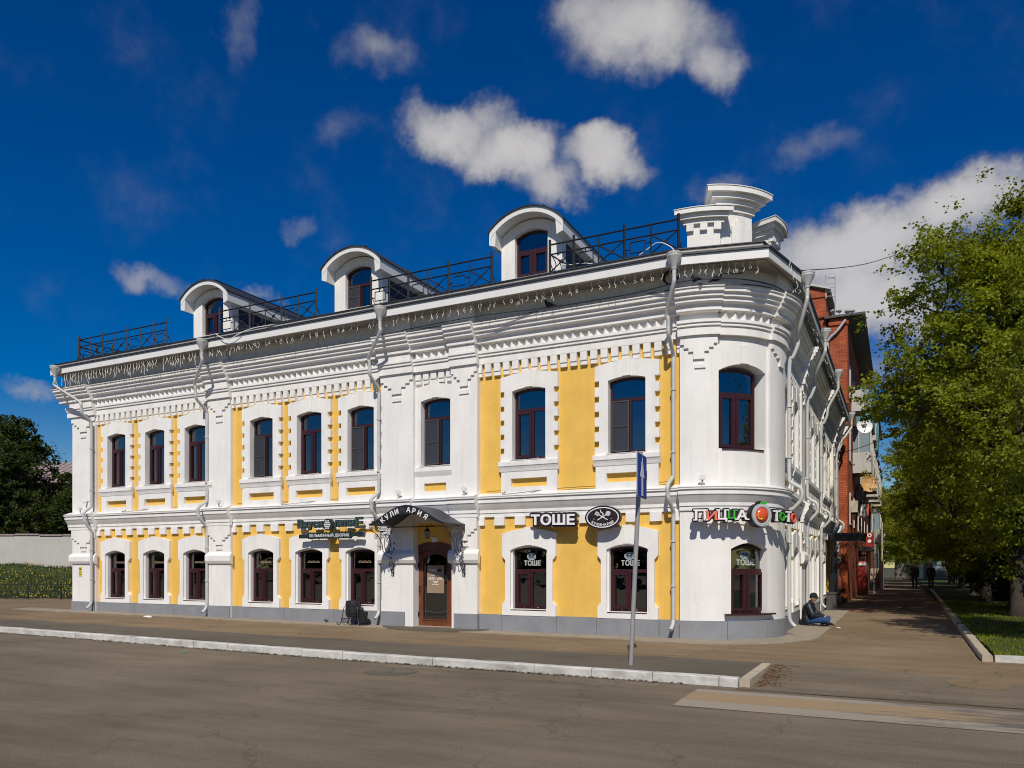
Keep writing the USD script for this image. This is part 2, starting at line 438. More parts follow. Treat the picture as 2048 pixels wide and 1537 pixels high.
def sweep(prof, s0, s1, proj=0., xf=wrap, step=.09):
    """closed (off, z) outline swept along s; off is how far it stands out of the wall"""
    P = Polygon(prof)
    if not P.exterior.is_ccw:
        prof = prof[::-1]
    ss = [s0, s1]
    if s1 > 0 and s0 < SL and xf is wrap:
        ss = sorted({s0, s1} | set(np.linspace(max(s0, 0), min(s1, SL), max(2, int(math.ceil((min(s1, SL) - max(s0, 0)) / step)) + 1)).round(6)))
    n, V, F = len(prof), [], []
    for s in ss:
        V += [(s, -(proj + o), z) for o, z in prof]
    for k in range(len(ss) - 1):
        for i in range(n):
            j = (i + 1) % n
            a, b, c, e = k * n + i, k * n + j, (k + 1) * n + j, (k + 1) * n + i
            F += [(a, b, c), (a, c, e)]
    cv, cf = trimesh.creation.triangulate_polygon(Polygon(prof), engine='earcut')
    m = len(V)
    for off, s, rev in ((m, ss[0], True), (m + len(cv), ss[-1], False)):
        V += [(s, -(proj + o), z) for o, z in cv]
        F += [tuple((t[::-1] if rev else t) + off) for t in cf]
    V = xf(np.array(V, float))
    F = np.array(F, int)
    return fixvol(V, F)


def tube(pts, r, n=7, closed=False):
    P = np.asarray(pts, float)
    if not np.ndim(r):
        r = np.full(len(P), float(r))
    T = np.gradient(P, axis=0) if not closed else np.roll(P, -1, 0) - np.roll(P, 1, 0)
    T /= np.maximum(np.linalg.norm(T, axis=1, keepdims=True), 1e-9)
    up = np.array([0, 0, 1.]) if abs(T[0][2]) < .9 else np.array([1., 0, 0])
    u = np.cross(T[0], up); u /= np.linalg.norm(u)
    V, F = [], []
    for i, (p, t) in enumerate(zip(P, T)):
        u = u - t * (u @ t); u /= max(np.linalg.norm(u), 1e-9)
        w = np.cross(t, u)
        a = np.arange(n) * 2 * PI / n
        V.append(p + r[i] * (np.outer(np.cos(a), u) + np.outer(np.sin(a), w)))
    m = len(P)
    for i in range(m if closed else m - 1):
        for j in range(n):
            k = (j + 1) % n
            i2 = (i + 1) % m
            F += [(i * n + j, i * n + k, i2 * n + k), (i * n + j, i2 * n + k, i2 * n + j)]
    if not closed:
        for i in (0, m - 1):
            for j in range(1, n - 1):
                F.append((i * n, i * n + j + 1, i * n + j) if i == 0 else (i * n, i * n + j, i * n + j + 1))
    return np.vstack(V), np.array(F, int)


def bar(p, q, w, h=None, n=None):
    """square bar from p to q"""
    p, q = np.array(p, float), np.array(q, float)
    return tube([p, q], w / 2 * 1.2, n or 4)


def lathe(prof, n=16, o=(0, 0, 0), ax=None):
    prof = np.asarray(prof, float)
    a = np.arange(n) * 2 * PI / n
    V = np.array([(r * math.cos(t), r * math.sin(t), z) for r, z in prof for t in a])
    F = []
    for i in range(len(prof) - 1):
        for j in range(n):
            k = (j + 1) % n
            F += [(i * n + j, i * n + k, (i + 1) * n + k), (i * n + j, (i + 1) * n + k, (i + 1) * n + j)]
    for i in (0, len(prof) - 1):
        for j in range(1, n - 1):
            F.append((i * n, i * n + j + 1, i * n + j) if i == 0 else (i * n, i * n + j, i * n + j + 1))
    if ax is not None:
        z = np.array(ax, float) / np.linalg.norm(ax)
        x = np.cross(z, [0, 0, 1.]) if abs(z[2]) < .9 else np.cross(z, [1., 0, 0])
        x /= np.linalg.norm(x)
        V = V @ np.array([x, np.cross(z, x), z])
    return fixvol(V + np.array(o, float), np.array(F, int))


def smooth_path(pts, k=6):
    """Catmull-Rom through the points"""
    P = np.asarray(pts, float)
    P = np.vstack([2 * P[0] - P[1], P, 2 * P[-1] - P[-2]])
    out = []
    for i in range(1, len(P) - 2):
        for t in np.linspace(0, 1, k, endpoint=False):
            out.append(.5 * (2 * P[i] + (P[i + 1] - P[i - 1]) * t + (2 * P[i - 1] - 5 * P[i] + 4 * P[i + 1] - P[i + 2]) * t * t + (3 * P[i] - P[i - 1] - 3 * P[i + 1] + P[i + 2]) * t ** 3))
    return np.array(out + [P[-2]])


def arch(sc, w, z0, zs, zc, n=12):
    """opening with a segmental head"""
    h = zc - zs
    if h < 1e-4:
        return sbox(sc - w / 2, z0, sc + w / 2, zs)
    R = (w * w / 4 + h * h) / (2 * h)
    a0 = math.asin(min(1, w / 2 / R))
    pts = [(sc + R * math.sin(a), zc - R + R * math.cos(a)) for a in np.linspace(a0, -a0, n + 1)]
    return Polygon([(sc - w / 2, z0), (sc + w / 2, z0)] + pts)


FONT = None


def text_poly(text, height, bold=False, w=None, track=0.):
    from PIL import Image, ImageDraw, ImageFont
    global FONT
    if FONT is None:
        FONT = ImageFont.truetype(glob.glob('/opt/blender-*/*/datafiles/fonts/Inter.woff2')[0], 96)
    x0, y0, x1, y1 = FONT.getbbox(text, anchor='ls', stroke_width=int(2 * bold))
    im = Image.new('L', (int(x1 - x0 + 8), int(y1 - y0 + 8)))
    ImageDraw.Draw(im).text((4 - x0, 4 - y0), text, 255, FONT, anchor='ls', stroke_width=int(2 * bold))
    on = np.pad(np.asarray(im) > 127, ((0, 0), (1, 1))).astype(np.int8)
    rows, st = np.nonzero(np.diff(on, axis=1) == 1)
    en = np.nonzero(np.diff(on, axis=1) == -1)[1]
    sh = unary_union([sbox(a, -r - 1, b, -r) for a, b, r in zip(st, en, rows)]).buffer(.6).buffer(-.6).simplify(.8)
    s = height / 70.0
    sh = affinity.affine_transform(sh, [s, 0, 0, s, -4 * s, (4 - y0) * s])
    if w:
        b = sh.bounds
        sh = affinity.scale(sh, w / (b[2] - b[0]), 1, origin=(b[0], 0))
        sh = affinity.translate(sh, -b[0], 0)
    return sh


def centred(p, x, z):
    b = p.bounds
    return affinity.translate(p, x - (b[0] + b[2]) / 2, z - (b[1] + b[3]) / 2)


def fitted(p, x0, z0, x1, z1):
    b = p.bounds
    p = affinity.scale(p, (x1 - x0) / (b[2] - b[0]), (z1 - z0) / (b[3] - b[1]), origin=(b[0], b[1]))
    return affinity.translate(p, x0 - b[0], z0 - b[1])


def ellipse(x, z, a, b, n=24):
    return affinity.scale(Point(x, z).buffer(1, quad_segs=n // 4 + 2), a, b)


def spiral(c, r0, r1, turns, a0, n=None, sgn=1):
    """points of a scroll in a plane (u, z)"""
    n = n or int(10 * abs(turns) + 4)
    t = np.linspace(0, 1, n)
    a = a0 + sgn * 2 * PI * turns * t
    r = r0 + (r1 - r0) * t
    return np.c_[c[0] + r * np.cos(a), c[1] + r * np.sin(a)]


def gz(x):
    """street level: rises gently towards the far left end of the front"""
    return np.clip(-(np.asarray(x, float) + 5) * .0062, 0, .16)

# ---------------------------------------------------------------- ground (structure)
def ground_sheet(name, x0, x1, y0, y1, nx, ny, m, h, follow=True):
    xs, ys = np.linspace(x0, x1, nx + 1), np.linspace(y0, y1, ny + 1)
    X, Y = np.meshgrid(xs, ys, indexing='ij')
    Z = (gz(X) if follow else 0) + h(X, Y)
    v = np.c_[X.ravel(), Y.ravel(), Z.ravel()]
    i = np.arange(nx)[:, None] * (ny + 1) + np.arange(ny)[None]
    i = i.ravel()
    f = np.vstack([np.c_[i, i + ny + 1, i + ny + 2], np.c_[i, i + ny + 2, i + 1]])
    return obj(name, (v, f), m, smooth=True, kind='structure')


def kerb_y(x):
    return -5.4 - .0155 * (np.asarray(x, float) + 20)       # front face of the kerb along the street


obj('ground', (np.array([(-900, -900, -.6), (900, -900, -.6), (900, 900, -.6), (-900, 900, -.6)], float), np.array([[0, 1, 2], [0, 2, 3]])), 'earth', kind='structure')
ground_sheet('road', -120, 90, -60, 3, 84, 42, 'road_asphalt', lambda X, Y: -.12 + 0 * X)


def strip_sheet(name, pts_lo, pts_hi, m, h, kind='structure', parent=None, n=9, pw=1.):
    """sheet between two polylines (same x order)"""
    v = []
    for (xa, ya), (xb, yb) in zip(pts_lo, pts_hi):
        for t in np.linspace(0, 1, n) ** pw:
            x, y = xa + (xb - xa) * t, ya + (yb - ya) * t
            v.append((x, y, float(gz(x)) + h(x, y)))
    v = np.array(v)
    f = []
    for i in range(len(pts_lo) - 1):
        for j in range(n - 1):
            a = i * n + j
            f += [(a, a + n, a + n + 1), (a, a + n + 1, a + 1)]
    return obj(name, (v, np.array(f)), m, parent, smooth=True, kind=kind)


xs_ = np.linspace(-60, 2.3, 42)
strip_sheet('pavement', [(x, float(kerb_y(x)) + .15) for x in xs_], [(x, 40) for x in xs_], 'old_asphalt', lambda x, y: 0.)
strip_sheet('pavement', [(x, float(kerb_y(x)) + .16) for x in xs_], [(x, -3.55 + .05 * math.sin(x * 1.7)) for x in xs_], 'new_asphalt', lambda x, y: .004)
xs2 = np.r_[2.299, np.linspace(2.6, 6.2, 10), np.linspace(7, 40, 12)]
ramp = lambda x, y: -.115 * min(1, max(0, (-3.2 - y) / 2.2))
strip_sheet('pavement', [(x, -5.95) for x in xs2], [(x, 95) for x in xs2], 'old_asphalt', ramp, n=70, pw=2.6)
strip_sheet('pavement', [(x, -5.93 + .02 * math.sin(3 * x)) for x in xs2], [(x, min(-3.25, -3.0 - .32 * (x - 2.3) + .04 * math.sin(4 * x)) if x < 5.7 else -4.1 + .03 * math.sin(2 * x)) for x in xs2], 'road_asphalt', lambda x, y: ramp(x, y) + .005, n=24)

# kerb stones along the street, each its own piece
kerb = thing('kerb', 'whitewashed concrete kerb along the street in front of the corner house', 'kerb')
x = -42.
kr = random.Random(3)
while x < 2.25:
    L = min(1.0 + kr.uniform(-.02, .02), 2.29 - x)
    y0, y1 = float(kerb_y(x)), float(kerb_y(x + L))
    g = float(gz(x)); t = kr.uniform(-.006, .006); e = .006
    c = .018
    prof = [(0, -.2), (0 + kr.uniform(-.004, .004), .018 - c), (c, .018), (.16, .018), (.16, -.2)]
    V = []
    for xx, yy in ((x + e, y0), (x + L * .5, (y0 + y1) / 2), (x + L - e, y1)):
        for a, b in prof:
            V.append((xx, yy + t + a + (kr.uniform(-.006, .006) if b > -.1 else 0), g + b + (kr.uniform(-.004, .004) if b > -.1 else 0)))
    n = len(prof); F = []
    for k in range(2):
        for i in range(n):
            j = (i + 1) % n
            F += [(k * n + i, k * n + j, k * n + n + j), (k * n + i, k * n + n + j, k * n + n + i)]
    for k in (0, 2):
        for i in range(1, n - 1):
            F.append((k * n, k * n + i, k * n + i + 1) if k == 0 else (k * n, k * n + i + 1, k * n + i))
    obj('kerb_stone', fixvol(np.array(V), np.array(F)), 'lime_kerb', kerb)
    x += L
kerb2 = thing('kerb', 'raw grey kerb returning from the street corner towards the side street', 'kerb')
for k in range(2):
    a = -5.72 + k * 1.02
    obj('kerb_stone', fixvol(*bx(2.30, 2.45, a, a + 1.0, -.25, .012, same, .012)), 'raw_kerb', kerb2)
obj('litter_leaves', [(np.array([(px, py, .006 + ramp(px, py) + .004), (px + .05 * math.cos(a), py + .05 * math.sin(a), .016 + ramp(px, py)), (px + .05 * math.cos(a + 1.3), py + .05 * math.sin(a + 1.3), .012 + ramp(px, py))]), np.array([[0, 1, 2]])) for px, py, a in [(2.5 + abs(kr.gauss(0, .16)), kr.uniform(-5.6, -3.6), kr.uniform(0, 6.28)) for _ in range(260)]], 'dry_leaf', kind='stuff', label='dry orange leaf litter gathered against the raw kerb at the corner', cat='leaf litter')
obj('litter_leaves', [(np.array([(px, py, gz(px) - .11), (px + .05 * math.cos(a), py + .05 * math.sin(a), gz(px) - .10), (px + .05 * math.cos(a + 1.3), py + .05 * math.sin(a + 1.3), gz(px) - .105)]), np.array([[0, 1, 2]])) for px, py, a in [(q, float(kerb_y(q)) - .03 - abs(kr.gauss(0, .05)), kr.uniform(0, 6.28)) for q in [kr.uniform(-19, 1.5) for _ in range(900)]]], 'soil', kind='stuff', label='thin line of brown dirt and leaves along the foot of the whitewashed kerb', cat='leaf litter')

# worn crossing stripe
obj('crossing_stripe', sheet(Polygon([(1.80, -6.42), (13, -6.5), (13, -6.28), (1.80, -6.15)]), -.114, lambda v: v[:, [0, 2, 1]]), 'stripe_white', kind='structure')
obj('crossing_stripe', sheet(Polygon([(1.80, -7.08), (13, -7.2), (13, -6.503), (1.80, -6.423)]), -.114, lambda v: v[:, [0, 2, 1]]), 'stripe_yellow', kind='structure')
obj('crossing_stripe', sheet(Polygon([(1.82, -7.60), (7, -7.62), (7, -7.16), (1.80, -7.083)]), -.114, lambda v: v[:, [0, 2, 1]]), 'stripe_white', kind='structure')

# apron slabs round the foot of the house
apron = thing('apron', 'narrow pale concrete apron round the foot of the corner house', 'apron')
ar = random.Random(5)
s = -23.6
while s < sB(13.6):
    L = ar.uniform(1.5, 2.6) if s < 0 or s > SL else .72
    s1 = min(s + L, sB(13.6))
    if not (-8.5 < s and s1 < -4.4):
        w = .72 if s < -1 else 1.0 if s < 0 else .95
        pts = [(a, 0) for a in np.linspace(s + .006, s1 - .006, 8)]
        V = []
        hz = .028 + ar.uniform(-.003, .003)
        for a in np.linspace(s + .006, s1 - .006, 8):
            V += [(a, -w - ar.uniform(-.02, .02), -.1), (a, -w - ar.uniform(-.02, .02), hz - .006), (a, 0.0, hz), (a, 0, -.1)]
        V = wrap(np.array(V)); V[:, 2] += gz(V[:, 0])
        F = []
        for k in range(7):
            for i in range(4):
                j = (i + 1) % 4
                F += [(k * 4 + i, k * 4 + j, k * 4 + 4 + j), (k * 4 + i, k * 4 + 4 + j, k * 4 + 4 + i)]
        F += [(0, 1, 2), (0, 2, 3), (28, 30, 29), (28, 31, 30)]
        obj('apron_slab', fixvol(V, np.array(F)), 'concrete', apron)
    s = s1
obj('doorstep', ext(Polygon([(-8.05, 0), (-4.85, 0)] + [(-6.45 + 1.6 * math.cos(a), -.02 - .95 * math.sin(a)) for a in np.linspace(0, PI, 18)]), -.05, .1, lambda v: np.c_[v[:, 0], v[:, 2], -v[:, 1]]), 'new_asphalt', apron)

# ---------------------------------------------------------------- the corner house
H = thing('corner_house', 'long two-storey white and yellow brick house with rounded corner and three dormers', 'house')
P_ = .13           # pilaster projection
ZONES = [(-21.16, -19.95, P_, 'P'), (-19.95, -14.62, 0, 'Y'), (-14.62, -13.70, P_, 'P'), (-13.70, -8.10, 0, 'Y'), (-8.10, -7.08, .18, 'P'), (-7.08, -5.90, .09, 'W'), (-5.90, -5.15, .18, 'P'), (-5.15, 0, 0, 'Y'),
         (0, .77, .15, 'C'), (.77, 2.04, .08, 'C'), (2.04, sB(2.05), .15, 'C'), (sB(2.05), sB(5.75), 0, 'Y'), (sB(5.75), sB(6.67), P_, 'P'), (sB(6.67), sB(11.65), 0, 'Y'), (sB(11.65), sB(12.5), P_, 'P'),
         (sB(12.5), sB(17.2), 0, 'Y'), (sB(17.2), sB(18.1), P_, 'P'), (sB(18.1), sB(19.4), 0, 'Y'), (sB(19.4), sB(20.3), P_, 'P')]
UP = [-18.93, -17.08, -15.26, -12.50, -10.68, -8.86, -3.755, -1.255] + [sB(y) for y in (3.02, 4.82, 7.62, 9.2, 10.78, 13.5, 15.2, 18.75)]
LO = [-19.00, -17.13, -15.28, -12.53, -10.70, -8.88, -3.76, -1.24] + [sB(y) for y in (3.02, 4.82, 7.62, 9.2, 10.78, 13.5, 18.75)]
LO = LO[:-1]
UZ = dict(z0=4.27, zs=5.965, zc=6.035)
LZ = dict(z0=.59, zs=2.03, zc=2.15)
mat('screen', {'t': ('transparent_bsdf', {'color': (.85, .85, .85)}), 'd': ('diffuse_bsdf', {'color': (.075, .08, .095)}), 'm': ('mix_closure', {'fac': .55})}, [('t.BSDF', 'm.closure1'), ('d.BSDF', 'm.closure2')], 'm.closure')


def make_window(xf, sc, z0, zs, zc, w, d, parent, tr, split=.52, sash='l', screen=False, m='maroon_frame', fr=.055, sill=True, d_out=-.08, curtain=None):
    out = arch(sc, w, z0, zs, zc)
    inn = out.buffer(-fr, join_style=2)
    b = inn.bounds
    xm = b[0] + (b[2] - b[0]) * split
    up = inn.intersection(sbox(b[0] - 1, tr + .04, b[2] + 1, 99))
    lf = inn.intersection(sbox(b[0] - 1, -9, xm - .035, tr - .04))
    rt = inn.intersection(sbox(xm + .035, -9, b[2] + 1, tr - .04))
    W = obj('window', ext(out.difference(unary_union([up, lf, rt])), d, d + .07, xf), m, parent)
    panes = [up, lf, rt]
    for k, (key, p) in enumerate((('l', lf), ('r', rt))):
        if key in sash:
            q = p.buffer(-.055, join_style=2)
            obj('sash', ext(p.buffer(.012, join_style=2).difference(q), d - .022, d + .05, xf), m, W)
            panes[1 + k] = q
    for p in panes:
        obj('pane', sheet(p.buffer(.004, join_style=2), d + .035, xf), 'glass', W)
    if screen:
        q = lf.buffer(.02, join_style=2)
        bb = q.bounds
        zm = (bb[1] + bb[3]) / 2
        ring = q.difference(q.buffer(-.028, join_style=2)).union(sbox(bb[0], zm - .012, bb[2], zm + .012))
        s_ = obj('insect_screen', sheet(q.buffer(-.02), d - .036, xf), 'screen', W)
        obj('screen_frame', ext(ring, d - .048, d - .03, xf), 'grey_iron', W)
    for k in range(2):
        obj('drain_cap', bx(b[0] + (b[2] - b[0]) * (.25 + .45 * k), b[0] + (b[2] - b[0]) * (.25 + .45 * k) + .03, d - .004, d + .01, z0 + .022, z0 + .032, xf), 'white_metal', W)
    if sill:
        obj('sill', cat_([sweep([(-d - .03, z0 + .004), (-d_out + .03, z0 - .03), (-d_out + .03, z0 - .045), (-d - .03, z0 - .03)], sc - w / 2 - .03, sc + w / 2 + .02, 0, xf)]), 'maroon_frame', W)
    if curtain:
        n = 22
        x0, x1 = curtain
        V = [(x0 + (x1 - x0) * t / n, d + .20 + .035 * math.sin(t * 1.9), z) for t in range(n + 1) for z in (z0 + .05, zc - .05)]
        obj('curtain', (xf(np.array(V)), np.array([q for t in range(n) for q in ((2 * t, 2 * t + 2, 2 * t + 3), (2 * t, 2 * t + 3, 2 * t + 1))])), 'curtain', W)
    return W


# walls of the bays, with openings
plug = {}
def up_outline(c, w2=.775, tooth=.105):
    top = [(c + w2, 6.33), (c + w2 * .5, 6.395), (c, 6.43), (c - w2 * .5, 6.395), (c - w2, 6.33)]
    return Polygon([(c - w2 + .02, 3.40), (c + w2 - .02, 3.40), (c + w2 - .02, 4.05), (c + w2, 4.06), (c + w2, 4.42), (c + w2 - tooth, 4.42), (c + w2 - tooth, 5.98), (c + w2, 5.98)] + top + [(c - w2, 5.98), (c - w2 + tooth, 5.98), (c - w2 + tooth, 4.42), (c - w2, 4.42), (c - w2, 4.06), (c - w2 + .02, 4.05)])


def lo_outline(c, w2=.725):
    top = [(c + w2, 2.45), (c + w2 * .55, 2.535), (c, 2.575), (c - w2 * .55, 2.535), (c - w2, 2.45)]
    m = w2 - .085
    return Polygon([(c - w2, .425), (c + w2, .425), (c + w2, .69), (c + m, .79), (c + m, 1.79), (c + w2, 1.89)] + top + [(c - w2, 1.89), (c - m, 1.79), (c - m, .79), (c - w2, .69)])


rw = random.Random(11)
SCREENS = {3, 5, 7}
for k, c in enumerate(UP):
    op = arch(c, .90, **UZ)
    pc = random.Random(100 + k)
    plug[c] = op.buffer(.07, join_style=2)
    S = obj('window_surround', ext(up_outline(c).difference(op).difference(sbox(c - .49, 3.60, c + .49, 3.81)), -.10, .012), 'white_trim', H)
    obj('reveal', ext(plug[c].difference(op), .011, .5), 'white_plaster', S)
    obj('keystone', ext(Polygon([(c - .10, 6.045), (c + .10, 6.045), (c + .125, 6.46), (c - .125, 6.46)]).difference(op.buffer(.002)), -.114, -.05), 'white_trim', S)
    for z in (4.675, 5.025, 5.375, 5.725):
        for sg in (-1, 1):
            obj('quoin_block', bx(c + sg * .72 - .055, c + sg * .72 + .055, -.10 + pc.uniform(-.003, .003), .01, z - .105, z + .105), 'white_trim', S)
    obj('sill_moulding', sweep([(-.02, 4.245), (.055, 4.235), (.07, 4.225), (.07, 4.12), (.055, 4.11), (.03, 4.05), (.012, 3.985), (-.02, 3.98)], c - .805, c + .805, .10), 'white_trim', S)
    big = k >= 6
    make_window(wrap, c, 4.28, 5.955, 6.03, .895, .075, H, 5.52 if k != 6 else 5.50, .54 if k not in (0, 1, 2) else .5, 'l', k in SCREENS, d_out=-.11, curtain={0: (c - .40, c - .12), 1: (c - .40, c - .02), 2: (c - .40, c - .22), 4: (c - .42, c - .30), 6: (c - .42, c - .28), 10: (c - .4, c - .1), 12: (c - .4, c)}.get(k))
for k, c in enumerate(LO):
    op = arch(c, 1.0, **LZ)
    op2 = arch(c, .91, .59, 2.045, 2.105)
    plug[('lo', c)] = op.buffer(.05, join_style=2)
    S = obj('window_surround', ext(lo_outline(c).difference(op), -.10, .012), 'white_trim', H)
    obj('reveal', ext(plug[('lo', c)].difference(op2), -.035, .5), 'white_plaster', S)
    obj('keystone', ext(Polygon([(c - .10, 2.16), (c + .10, 2.16), (c + .12, 2.60), (c - .12, 2.60)]).difference(op.buffer(.004)), -.108, -.05), 'white_trim', S)
    make_window(wrap, c, .60, 2.04, 2.10, .905, .08, H, 1.53, .5, 'l', False)

YW = unary_union([plug[c] for c in UP] + [plug[('lo', c)] for c in LO])
door_hole = arch(-6.58, 1.38, -.1, 2.12, 2.29)
side_door = arch(sB(16.0), 1.3, -.1, 2.15, 2.3)
for s0, s1, p, kind in ZONES:
    if kind == 'Y':
        obj('wall', ext(sbox(s0 - .02, -.15, s1 + .02, 7.0).difference(YW).difference(side_door), 0, .5), 'yellow_plaster', H)
        obj('frieze_wall', ext(sbox(s0 - .02, 7.0, s1 + .02, 8.16), .01, .5), 'white_plaster', H)
# projecting entrance bay
cu = arch(-6.45, .90, **UZ)
plug['cu'] = cu
obj('wall', ext(sbox(-8.09, 2.9, -5.16, 8.15).difference(cu), -.03, .5), 'white_plaster', H)
obj('wall', ext(sbox(-8.09, -.15, -5.16, 2.95).difference(sbox(-7.32, -.2, -5.84, 2.78)), -.14, .45), 'white_plaster', H)
obj('wall', ext(sbox(-7.4, -.15, -5.8, 2.85).difference(door_hole), 0.04, .46), 'yellow_plaster', H)
S = obj('window_surround', ext(unary_union([sbox(-7.075, 3.40, -5.905, 6.33), Polygon([(-7.075, 6.3), (-5.905, 6.3), (-5.905, 6.33), (-6.49, 6.43), (-7.075, 6.33)])]).difference(cu).difference(sbox(-6.80, 3.60, -6.12, 3.81)), -.09, -.029), 'white_trim', H)
obj('keystone', ext(Polygon([(-6.55, 6.045), (-6.35, 6.045), (-6.325, 6.45), (-6.575, 6.45)]).difference(cu.buffer(.002)), -.104, -.05), 'white_trim', S)
obj('sill_moulding', sweep([(-.02, 4.245), (.06, 4.23), (.06, 4.12), (.03, 4.05), (.0, 3.985), (-.02, 3.98)], -7.07, -5.91, .09), 'white_trim', S)
obj('slot_panel', ext(sbox(-6.85, 3.55, -6.07, 3.86), -.034, -.02), 'yellow_plaster', S)
make_window(wrap, -6.45, 4.28, 5.955, 6.03, .895, .09, H, 5.52, .54, 'l', True, d_out=-.09)

# the rounded corner
CS1 = sB(2.06)
TW_LO, TW_UP = (math.radians(47.5), .49), (math.radians(44.), .60)
def corner_hole(phi, hw, z0, zs, zc):
    return arch(phi * RC, 2 * hw * RC / 1.93, z0, zs, zc)
hl = corner_hole(*TW_LO, .58, 2.02, 2.16)
hu = corner_hole(TW_UP[0], .63, 4.25, 5.98, 6.13)
obj('wall', ext(sbox(0, -.15, CS1, 3.2).difference(hl), -.15, .40, strip=.09), 'white_plaster', H, smooth=30)
obj('wall', ext(sbox(0, 3.15, CS1, 8.16).difference(hu), -.08, .42, strip=.09), 'white_plaster', H, smooth=30)
for a, b in ((0, .77), (2.04, CS1)):
    obj('pilaster', ext(sbox(a, 3.35, b, 6.75), -.15, -.07, strip=.09), 'white_plaster', H, smooth=30)
obj('keystone', ext(sbox(TW_UP[0] * RC - .11, 6.14, TW_UP[0] * RC + .09, 6.55), -.10, -.06, strip=.06), 'white_trim', H, smooth=30)
obj('keystone', ext(sbox(TW_LO[0] * RC - .10, 2.30, TW_LO[0] * RC + .10, 2.98), -.185, -.14, strip=.06), 'white_trim', H, smooth=30)
make_window(flat_at(TW_LO[0] + .03, 1.74), 0, .60, 2.02, 2.10, .98, 0, H, 1.54, .46, 'lr', False, sill=False)
obj('sill', ext(Polygon([(TW_LO[0] * RC + a, z) for a, z in ((-.60, .555), (.60, .555), (.60, .59), (-.60, .59))]), -.27, .05, strip=.09), 'maroon_frame', H, smooth=30)
make_window(flat_at(TW_UP[0] + .0, 1.62), -.05, 4.26, 5.99, 6.07, .96, 0, H, 5.50, .46, 'lr', False, sill=False)
obj('sill', ext(sbox(TW_UP[0] * RC - .52, 4.225, TW_UP[0] * RC + .52, 4.25), -.11, .2, strip=.09), 'maroon_frame', H, smooth=30)

# pilasters with their caps and stepped brick corbels
def steps(c, w, zt, z1, dz):
    h = w / 2
    prof = [(-h, z1 + 3 * dz), (-h * .80, z1 + 3 * dz), (-h * .80, z1 + 2 * dz), (-h * .55, z1 + 2 * dz), (-h * .55, z1 + dz), (-h * .30, z1 + dz), (-h * .30, z1 - dz)]
    return Polygon([(c + a, z) for a, z in prof] + [(c - a, z) for a, z in prof[::-1]] + [(c + h, zt), (c - h, zt)])


for s0, s1, p, kind in ZONES:
    if kind != 'P':
        continue
    c, w = (s0 + s1) / 2, s1 - s0
    obj('pilaster', bx(s0, s1, -p, .3, 3.30, 6.76), 'white_plaster', H)
    L = obj('pilaster', bx(s0, s1, -p, .3, -.1, 2.90), 'white_plaster', H)
    obj('corbel_steps', ext(steps(c, w, 6.75, 6.30, .085), -p - .045, -p + .01), 'white_trim', H)
    obj('corbel_steps', ext(steps(c, w, 2.90, 2.36, .075), -p - .045, -p + .01), 'white_trim', H)
    obj('pilaster_cap', sweep([(-.02, 2.06), (.02, 2.05), (.075, 1.98), (.09, 1.95), (.09, 1.80), (.05, 1.72), (-.02, 1.71)], s0 - .07, s1 + .07, p), 'white_trim', H)
    if kind == 'P' and s1 < 0:
        obj('tab', bx(c - .14, c + .14, -p - .03, -p + .01, 6.02, 6.12), 'white_trim', H)
        obj('tab', bx(c - .13, c + .13, -p - .03, -p + .01, 2.14, 2.22), 'white_trim', H)
for a, b, zz in ((0.02, .75, 6.30), (2.06, CS1 - .02, 6.30)):
    obj('corbel_steps', ext(steps((a + b) / 2, b - a, 6.75, zz, .085), -.195, -.14, strip=.09), 'white_trim', H, smooth=30)
obj('tab', ext(sbox(.30, 6.02, .52, 6.10), -.18, -.14, strip=.09), 'white_trim', H)

